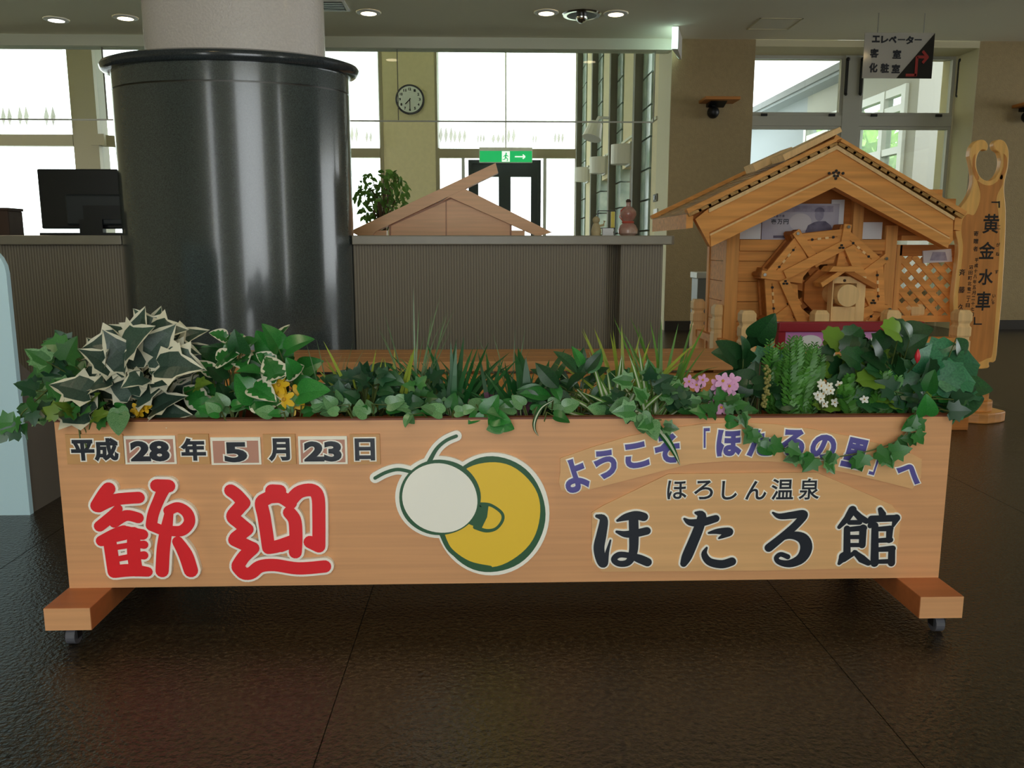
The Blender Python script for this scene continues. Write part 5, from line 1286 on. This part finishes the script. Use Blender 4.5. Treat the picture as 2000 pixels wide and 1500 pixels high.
# left end: ivies
leafy('ivy_plant', 'green trailing ivy at the left end of the planter', ['ivy', 'ivy', 'ivyd', 'ivyv'], 66, 195, 672, 812, 66, .044, 11)
leafy('ivy_plant', 'yellow-green small ivy sprays over the left front corner of the planter', ['ivyy', 'ivyy', 'ivy'], 112, 190, 770, 828, 14, .036, 12, Yr=(-.03, .05))
leafy('variegated_ivy', 'large grey-green ivy with cream leaf margins beside the left green ivy', ['var'], 172, 398, 655, 818, 62, .074, 13, Yr=(.0, .2))
leafy('ivy_plant', 'small bright leaves between the cream-edged ivy and the pothos', ['pothos', 'ivyy', 'ivy'], 300, 420, 680, 800, 20, .036, 14)
leafy('pothos_plant', 'glossy green pothos in front of the granite pillar', ['pothos', 'pothos', 'potv', 'deep'], 395, 505, 652, 800, 56, .047, 15)
leafy('pothos_plant', 'pothos with cream-edged leaves beside the yellow flowers', ['potv', 'pothos'], 490, 605, 682, 790, 30, .054, 16)
# hanging ivy off the left end
def vine(name, label, path, n, kinds, size, seed, Y, stem='stem', spread=12):
    rd = random.Random(seed); P = spline([(x_, y_, Y_) for x_, y_, Y_ in path], 8)
    W = [at(x_, y_, Y_) for x_, y_, Y_ in P]
    root = thing(name, label, 'plant', W[0]); MB().tube(W, .0014, 6).build('stem', stem, root)
    for i in range(n):
        k_ = int((i + rd.random()) / n * (len(W) - 1)); p = W[k_] + Vector((rd.uniform(-1, 1) * spread * PX, -.004 - rd.random() * .012, rd.uniform(-1, 1) * spread * PX))
        put(LM[rd.choice(kinds)], root, p, (rd.uniform(-.8, .8), rd.uniform(-.3, 0), rd.uniform(-1, .25)), (rd.uniform(-.4, .4), -1, .35), size * rd.uniform(.75, 1.2))
    return root
FRONT = SY - .02
vine('ivy_vine', 'short ivy vine hanging past the left end of the planter', [(95, 760, SY + .05), (62, 790, SY + .0), (40, 812, SY - .01), (38, 842, SY - .015), (34, 858, SY - .015)], 9, ['ivy', 'ivyd'], .038, 21, FRONT)
vine('ivy_vine', 'long ivy garland drooping across the purple writing', [(1420, 806, SY + .04), (1438, 822, FRONT), (1470, 838, FRONT), (1500, 862, FRONT), (1545, 880, FRONT), (1600, 896, FRONT), (1650, 890, FRONT), (1700, 880, FRONT), (1750, 862, FRONT), (1775, 840, FRONT), (1785, 812, FRONT), (1790, 800, SY + .04)], 27, ['ivyv', 'ivy', 'ivy', 'pothos'], .036, 22, FRONT, spread=14)
vine('pothos_vine', 'small pothos runner hanging over the front edge near the emblem feeler', [(930, 790, SY + .03), (942, 806, SY + .0), (958, 816, FRONT), (972, 824, FRONT)], 6, ['pots', 'pothos'], .038, 23, FRONT, spread=14)
vine('pothos_vine', 'pothos runner spilling over the front edge above the purple writing', [(1215, 800, SY + .04), (1240, 806, FRONT), (1262, 818, FRONT), (1292, 820, FRONT)], 8, ['pots', 'ivyv'], .038, 24, FRONT, spread=12)
vine('pothos_vine', 'pothos runner spilling over the front edge below the cream-edged ivy', [(225, 795, SY + .04), (236, 808, FRONT), (244, 822, FRONT)], 5, ['pots', 'pothos'], .040, 25, FRONT, spread=10)
# low variegated runners along the front edge
for i, (x0, x1, lab) in enumerate(((392, 505, 'low streaked pothos along the front edge below the glossy pothos'), (505, 640, 'low streaked pothos along the front edge below the yellow flowers'), (640, 800, 'low streaked pothos along the front edge below the dark ivy mound'), (800, 960, 'low streaked pothos along the front edge below the purple-based tufts'), (960, 1110, 'low streaked pothos along the front edge right of the emblem feeler'))):
    leafy('creeping_pothos', lab, ['pots', 'pots', 'pothos'], x0, x1, 788, 813, 15, .032, 30 + i, Yr=(.015, .05), shape='box')
# middle stretch
leafy('ivy_plant', 'dark green small-leaved ivy mound left of the middle of the planter', ['ivyd', 'ivyd', 'deep'], 625, 800, 722, 805, 100, .034, 41, Yr=(.03, .18))
leafy('ivy_plant', 'dark ivy between the tall grass and the purple-based tufts', ['ivyd', 'ivy'], 790, 870, 735, 805, 30, .032, 42, Yr=(.04, .2))
tuft('grass_tuft', 'fine pale grass blades leaning beside the yellow flowers', 'thin', 650, 16, 115, .75, 51, .15)
tuft('grass_tuft', 'yellow-green grass tuft above the dark ivy mound', 'yellow', 715, 14, 112, .55, 52, .12)
tuft('grass_tuft', 'yellow-green grass tuft beside the tallest thin blades', 'yellow', 775, 11, 112, .4, 53, .10)
tuft('grass_tuft', 'tallest thin grey-green grass blades of the planter', 'thin', 815, 16, 192, .22, 54, .14)
tuft('spiky_tuft', 'thick dark green tuft with purple base, the fullest of the spiky tufts', 'dark', 880, 38, 118, .72, 55, .10, up=.2)
tuft('spiky_tuft', 'dark green tuft with purple base right of the fullest tuft', 'purple', 952, 28, 96, .68, 56, .10, up=.2)
tuft('spiky_tuft', 'leaning purple-based tuft nearest the middle of the planter', 'purple', 1012, 24, 84, .72, 57, .09, up=.2)
tuft('grass_tuft', 'broad-bladed green tuft right of the purple-based tufts', 'broad', 1032, 13, 100, .6, 58, .13)
tuft('grass_tuft', 'wispy thin blades behind the broad-bladed tuft', 'thin', 1000, 14, 125, .7, 59, .2)
leafy('leafy_plant', 'dark pointed leaves between the broad-bladed tuft and the striped spider plant', ['ovald', 'ovald', 'oval'], 1050, 1195, 722, 806, 52, .056, 43, Yr=(.03, .2))
tuft('spider_plant', 'striped spider plant with arching pale-centred leaves', 'spider', 1205, 24, 95, 1.05, 60, .09, up=.2)
tuft('grass_tuft', 'tall yellow-green grass beside the striped spider plant', 'yellow', 1215, 12, 150, .62, 61, .15)
tuft('grass_tuft', 'upright green grass behind the striped plants', 'grass', 1290, 18, 150, .4, 62, .17)
tuft('spider_plant', 'second striped spider plant nearer the pink flowers', 'spider', 1275, 18, 98, .95, 63, .07, up=.2)
leafy('ivy_plant', 'streaked ivy low among the spider plants', ['ivyv', 'pots', 'ivyd'], 1180, 1345, 735, 812, 50, .040, 44, Yr=(.02, .16))
leafy('ivy_plant', 'small streaked ivy around the pink flowers', ['ivyv', 'ivy'], 1335, 1450, 765, 815, 28, .034, 45, Yr=(.01, .1))
# drooping striped blades over the front
def strap(name, label, path, r0, mats, seed):
    P = spline(path, 8); W = [at(*p) for p in P]; root = thing(name, label, 'plant', W[0]); vs_, fs, mi = [], [], []
    n = len(W)
    for i, p in enumerate(W):
        d = (W[min(i + 1, n - 1)] - W[max(i - 1, 0)]).normalized(); sd = d.cross(Vector((0, 1, 0))).normalized(); ww = r0 * math.sin(math.pi * (.12 + .86 * i / (n - 1)))
        for k_, f in enumerate((-1, -.35, .35, 1)): vs_.append(p + sd * ww * f + Vector((0, -.002 if abs(f) < .5 else 0, 0)))
    for i in range(n - 1):
        for k_ in range(3): fs.append((4 * i + k_, 4 * i + k_ + 1, 4 * i + 5 + k_, 4 * i + 4 + k_)); mi.append(1 if k_ == 1 else 0)
    m = MB(); m.add(vs_, fs); m.mi = mi; m.build('blade', mats, root)
    MB().tube([W[0], W[0] + Vector((0, .03, -.03))], .002, 5).build('stem', 'stem', root)
strap('spider_leaf', 'single striped strap leaf drooping over the first purple letters', [(1225, 795, SY + .02), (1248, 806, SY - .006), (1275, 826, FRONT), (1302, 858, FRONT), (1318, 885, FRONT), (1328, 908, FRONT)], .0085, ['tuft_dark', 'spider_stripe'], 1)
strap('spider_leaf', 'thin curled strap leaf hanging over the front edge right of the emblem', [(1080, 782, SY + .02), (1058, 796, SY - .004), (1045, 820, FRONT), (1044, 838, FRONT), (1052, 852, FRONT)], .004, ['tuft_dark', 'spider_stripe'], 2)
# right end
leafy('philodendron_plant', 'dark glossy heart-shaped leaves behind the pink flowers', ['deep', 'deep', 'big'], 1400, 1520, 655, 790, 22, .062, 46, Yr=(.06, .2))
def fronds(name, label, x0, x1, y0, n, seed, Yr):
    rd = random.Random(seed); bp = at((x0 + x1) / 2, 800, SY + .1); bp.z = BED; root = thing(name, label, 'plant', bp)
    for i in range(n):
        px = rd.uniform(x0, x1); tp = at(px, y0 + rd.random() * 70, SY + rd.uniform(*Yr)); b0_ = bp + Vector(((tp.x - bp.x) * .5, rd.uniform(-.04, .04), 0)); m = MB(); k2 = 20
        ctrl = (b0_ + tp) / 2 + Vector((0, 0, .03)); prev = None; C_ = []
        for k_ in range(k2 + 1):
            t = k_ / k2; C_.append(b0_ * (1 - t) ** 2 + ctrl * 2 * t * (1 - t) + tp * t * t)
        m.tube(C_, .0010, 4)
        for k_ in range(2, k2 + 1):
            p = C_[k_]; d = (C_[k_] - C_[k_ - 1]).normalized(); ln = .021 * math.sin(math.pi * (.12 + .80 * k_ / k2)) + .006
            for sg_ in (-1, 1):
                sd = (Vector((1, rd.uniform(-.5, .5), 0)) * sg_ + d * .9).normalized(); nn_ = sd.cross(Vector((0, -1, .4))).normalized() * ln * .17
                e_ = p + sd * ln; m.add([p, p + sd * ln * .5 + nn_, e_, p + sd * ln * .5 - nn_], [(0, 1, 2, 3)])
        m.build('frond', 'fern', root)
fronds('fern_plant', 'feathery bright fern in front of the red-framed rack', 1495, 1605, 660, 44, 71, (.03, .18))
fronds('fern_plant', 'low feathery fern between the white flowers and the dark lobed leaves', 1640, 1760, 722, 28, 72, (.02, .12))
leafy('geranium_plant', 'dark lobed leaves with lime undersides in front of the pink poster', ['gera', 'gera', 'gera', 'lime'], 1595, 1715, 655, 800, 50, .049, 47, Yr=(.06, .22))
leafy('geranium_plant', 'dense dark lobed leaves near the right end of the planter', ['gera', 'deep', 'gera', 'lime'], 1690, 1815, 645, 800, 80, .049, 48, Yr=(.03, .22))
leafy('philodendron_plant', 'large blue-green leaves at the right end of the planter', ['big', 'big', 'deep'], 1765, 1866, 690, 800, 30, .080, 49, Yr=(.05, .2))
leafy('ivy_plant', 'low ivy at the right front corner of the planter', ['ivy', 'ivyd', 'pothos'], 1720, 1885, 762, 812, 32, .040, 50, Yr=(.01, .12), shape='box')
leafy('pothos_plant', 'pothos leaves low between the fern and the pink flowers', ['pothos', 'ivyd', 'deep'], 1440, 1560, 740, 806, 16, .044, 64, Yr=(.10, .22))
# single leaf on a thin stalk leaning out at the right end
p0 = at(1850, 760, SY + .1); p1 = at(1868, 660, SY + .1); o = thing('stalk_leaf', 'single dark leaf on a thin stalk leaning past the right end', 'plant', (min(p0.x, UR - .05), p0.y, BED))
MB().tube([(min(p0.x, UR - .05), p0.y, BED), p0 + Vector((-.02, 0, 0)), at(1856, 690, SY + .1), p1], .0013, 5).build('stem', 'stem', o)
put(LM['ovald'], o, p1, (.55, 0, -.8), (.2, -1, .5), .062, sw=1.5)
# catkin
o = thing('catkin_spray', 'drooping beige catkin beside the dark heart-shaped leaves', 'plant', at(1497, 715, SY + .04))
m = MB(); rd = random.Random(5)
for i in range(44):
    t = i / 43; c = at(1497 + 3 * math.sin(t * 5), 715 + 80 * t, SY + .04); m.ball((c.x + rd.uniform(-.005, .005), c.y + rd.uniform(-.005, .005), c.z), .0036, 6, 4)
m.build('catkin', 'catkin', o)
MB().tube([at(1497, 715, SY + .04), at(1485, 708, SY + .08), Vector((at(1480, 740, SY + .1).x, SY + .1, BED))], .0014, 5).build('stem', 'stem_brown', o)
# flowers
def flower(name, label, kind, spots, r, seed, base, np=5, heart='flower_heart', pw=.46):
    rd = random.Random(seed); bp = at(*base); bp.z = BED; root = thing(name, label, 'flower', bp); st = MB()
    pm = leafmesh('petal', [(.02, 0), (.10, .1), (pw * .62, .38), (pw * .7, .66), (.14, .94), (0, 1)], [kind], zfold=.1, droop=.15)
    for (px, py) in spots:
        c = at(px, py, SY + .025 + rd.random() * .03); ax_ = Vector((rd.uniform(-.35, .35), -1, rd.uniform(.1, .5))).normalized(); u_ = ax_.orthogonal().normalized(); v_ = ax_.cross(u_)
        a0 = rd.random() * 6
        for k_ in range(np):
            a = a0 + k_ * 2 * math.pi / np; put(pm, root, c, u_ * math.cos(a) + v_ * math.sin(a) + ax_ * .25, ax_, r * rd.uniform(.9, 1.1), 'petal')
        h_ = MB(); h_.ball(tuple(c + ax_ * .002), r * .17, 8, 5); h_.build('flower_centre', heart, root)
        st.tube([c, (c + bp) / 2 + Vector((0, .01, 0)), bp], .0014, 5)
    st.build('stem', 'stem', root)
flower('yellow_flower', 'yellow star flowers in the planter beside the cream-edged pothos', 'petal_yellow', ((533, 765), (555, 780), (585, 775), (568, 790), (545, 752)), .026, 81, (560, 800, SY + .08), 6, pw=.36)
flower('yellow_flower', 'small yellow flower cluster under the cream-edged ivy', 'petal_yellow', ((268, 799), (276, 792), (284, 796), (272, 806), (286, 788)), .014, 82, (276, 800, SY + .08), 5)
flower('pink_flower', 'pink and white flower cluster left of the dark heart-shaped leaves', 'petal_pink', ((1400, 752), (1412, 744), (1424, 754), (1408, 765), (1420, 768), (1397, 790), (1408, 796), (1430, 744)), .019, 83, (1405, 800, SY + .08), 5)
flower('pink_flower', 'faded pink blossoms half hidden left of the pink cluster', 'petal_pink', ((1345, 745), (1360, 752), (1372, 742)), .015, 84, (1355, 800, SY + .12), 5)
flower('white_flower', 'sprinkle of tiny white flowers between fern and lobed leaves', 'petal_white', tuple((random.Random(i + 3).uniform(1592, 1640), random.Random(i + 90).uniform(745, 790)) for i in range(14)) + ((1688, 780), (1694, 786), (1686, 774)), .0095, 85, (1620, 800, SY + .08), 5)
c = at(1792, 697, SY + .03); o = thing('red_bud', 'single red bud among the large blue-green leaves', 'flower', c)
MB().lathe(tuple(c), [(.0005, -.014), (.005, -.006), (.0062, .002), (.003, .012), (.0004, .017)], 10).build('bud', 'red_bud', o, smooth=True)
MB().tube([c + Vector((0, 0, -.012)), c + Vector((.0, .05, -.05)), Vector((c.x, SY + .1, BED))], .0014, 5).build('stem', 'stem', o)

# ------------------------------------------------------------------ potted ficus behind the counter
FYY = 5.1; rd = random.Random(91)
c = Vector((fx(748, FYY), FYY, 0)); o = thing('potted_ficus', 'potted ficus with loose green leaves behind the counter and the gabled stand', 'plant', c)
MB().lathe(tuple(c), [(.12, 0), (.15, .25), (.165, .27), (.165, .30), (.14, .30)], 24).build('pot', 'pot', o, smooth=True)
MB().lathe((c.x, c.y, .285), [(.135, 0), (.135, .01)], 20).build('soil_bed', 'soil', o)
st = MB()
for i in range(260):
    while True:
        px, py = rd.uniform(692, 800), rd.uniform(332, 440)
        if ((px - 750) / 54) ** 2 + ((py - 385) / 56) ** 2 < 1.0 and not (728 < px < 748 and py < 355): break
    p = at(px, py, FYY + rd.uniform(-.16, .16)); out = (p - (c + Vector((0, 0, 1.0))))
    put(LM['ficus'], o, p, (out.x + rd.uniform(-.3, .3), out.y + rd.uniform(-.3, .3), -.25 + rd.uniform(-.4, .4)), (rd.uniform(-1, 1), -.7, rd.uniform(0, 1)), 
.046 * rd.uniform(.7, 1.2))
    if i % 5 == 0: st.tube([c + Vector((0, 0, .75 + rd.random() * .2)), (p + c + Vector((0, 0, .9))) / 2 + Vector((0, 0, .06)), p], [.005, .0035, .0015], 5)
for dx in (-.02, .02, 0): st.tube([c + Vector((dx, 0, .28)), c + Vector((-dx, .01, .6)), c + Vector((dx * 1.5, 0, 1.0))], [.012, .010, .006], 7)
st.build('stem', 'stem_brown', o)
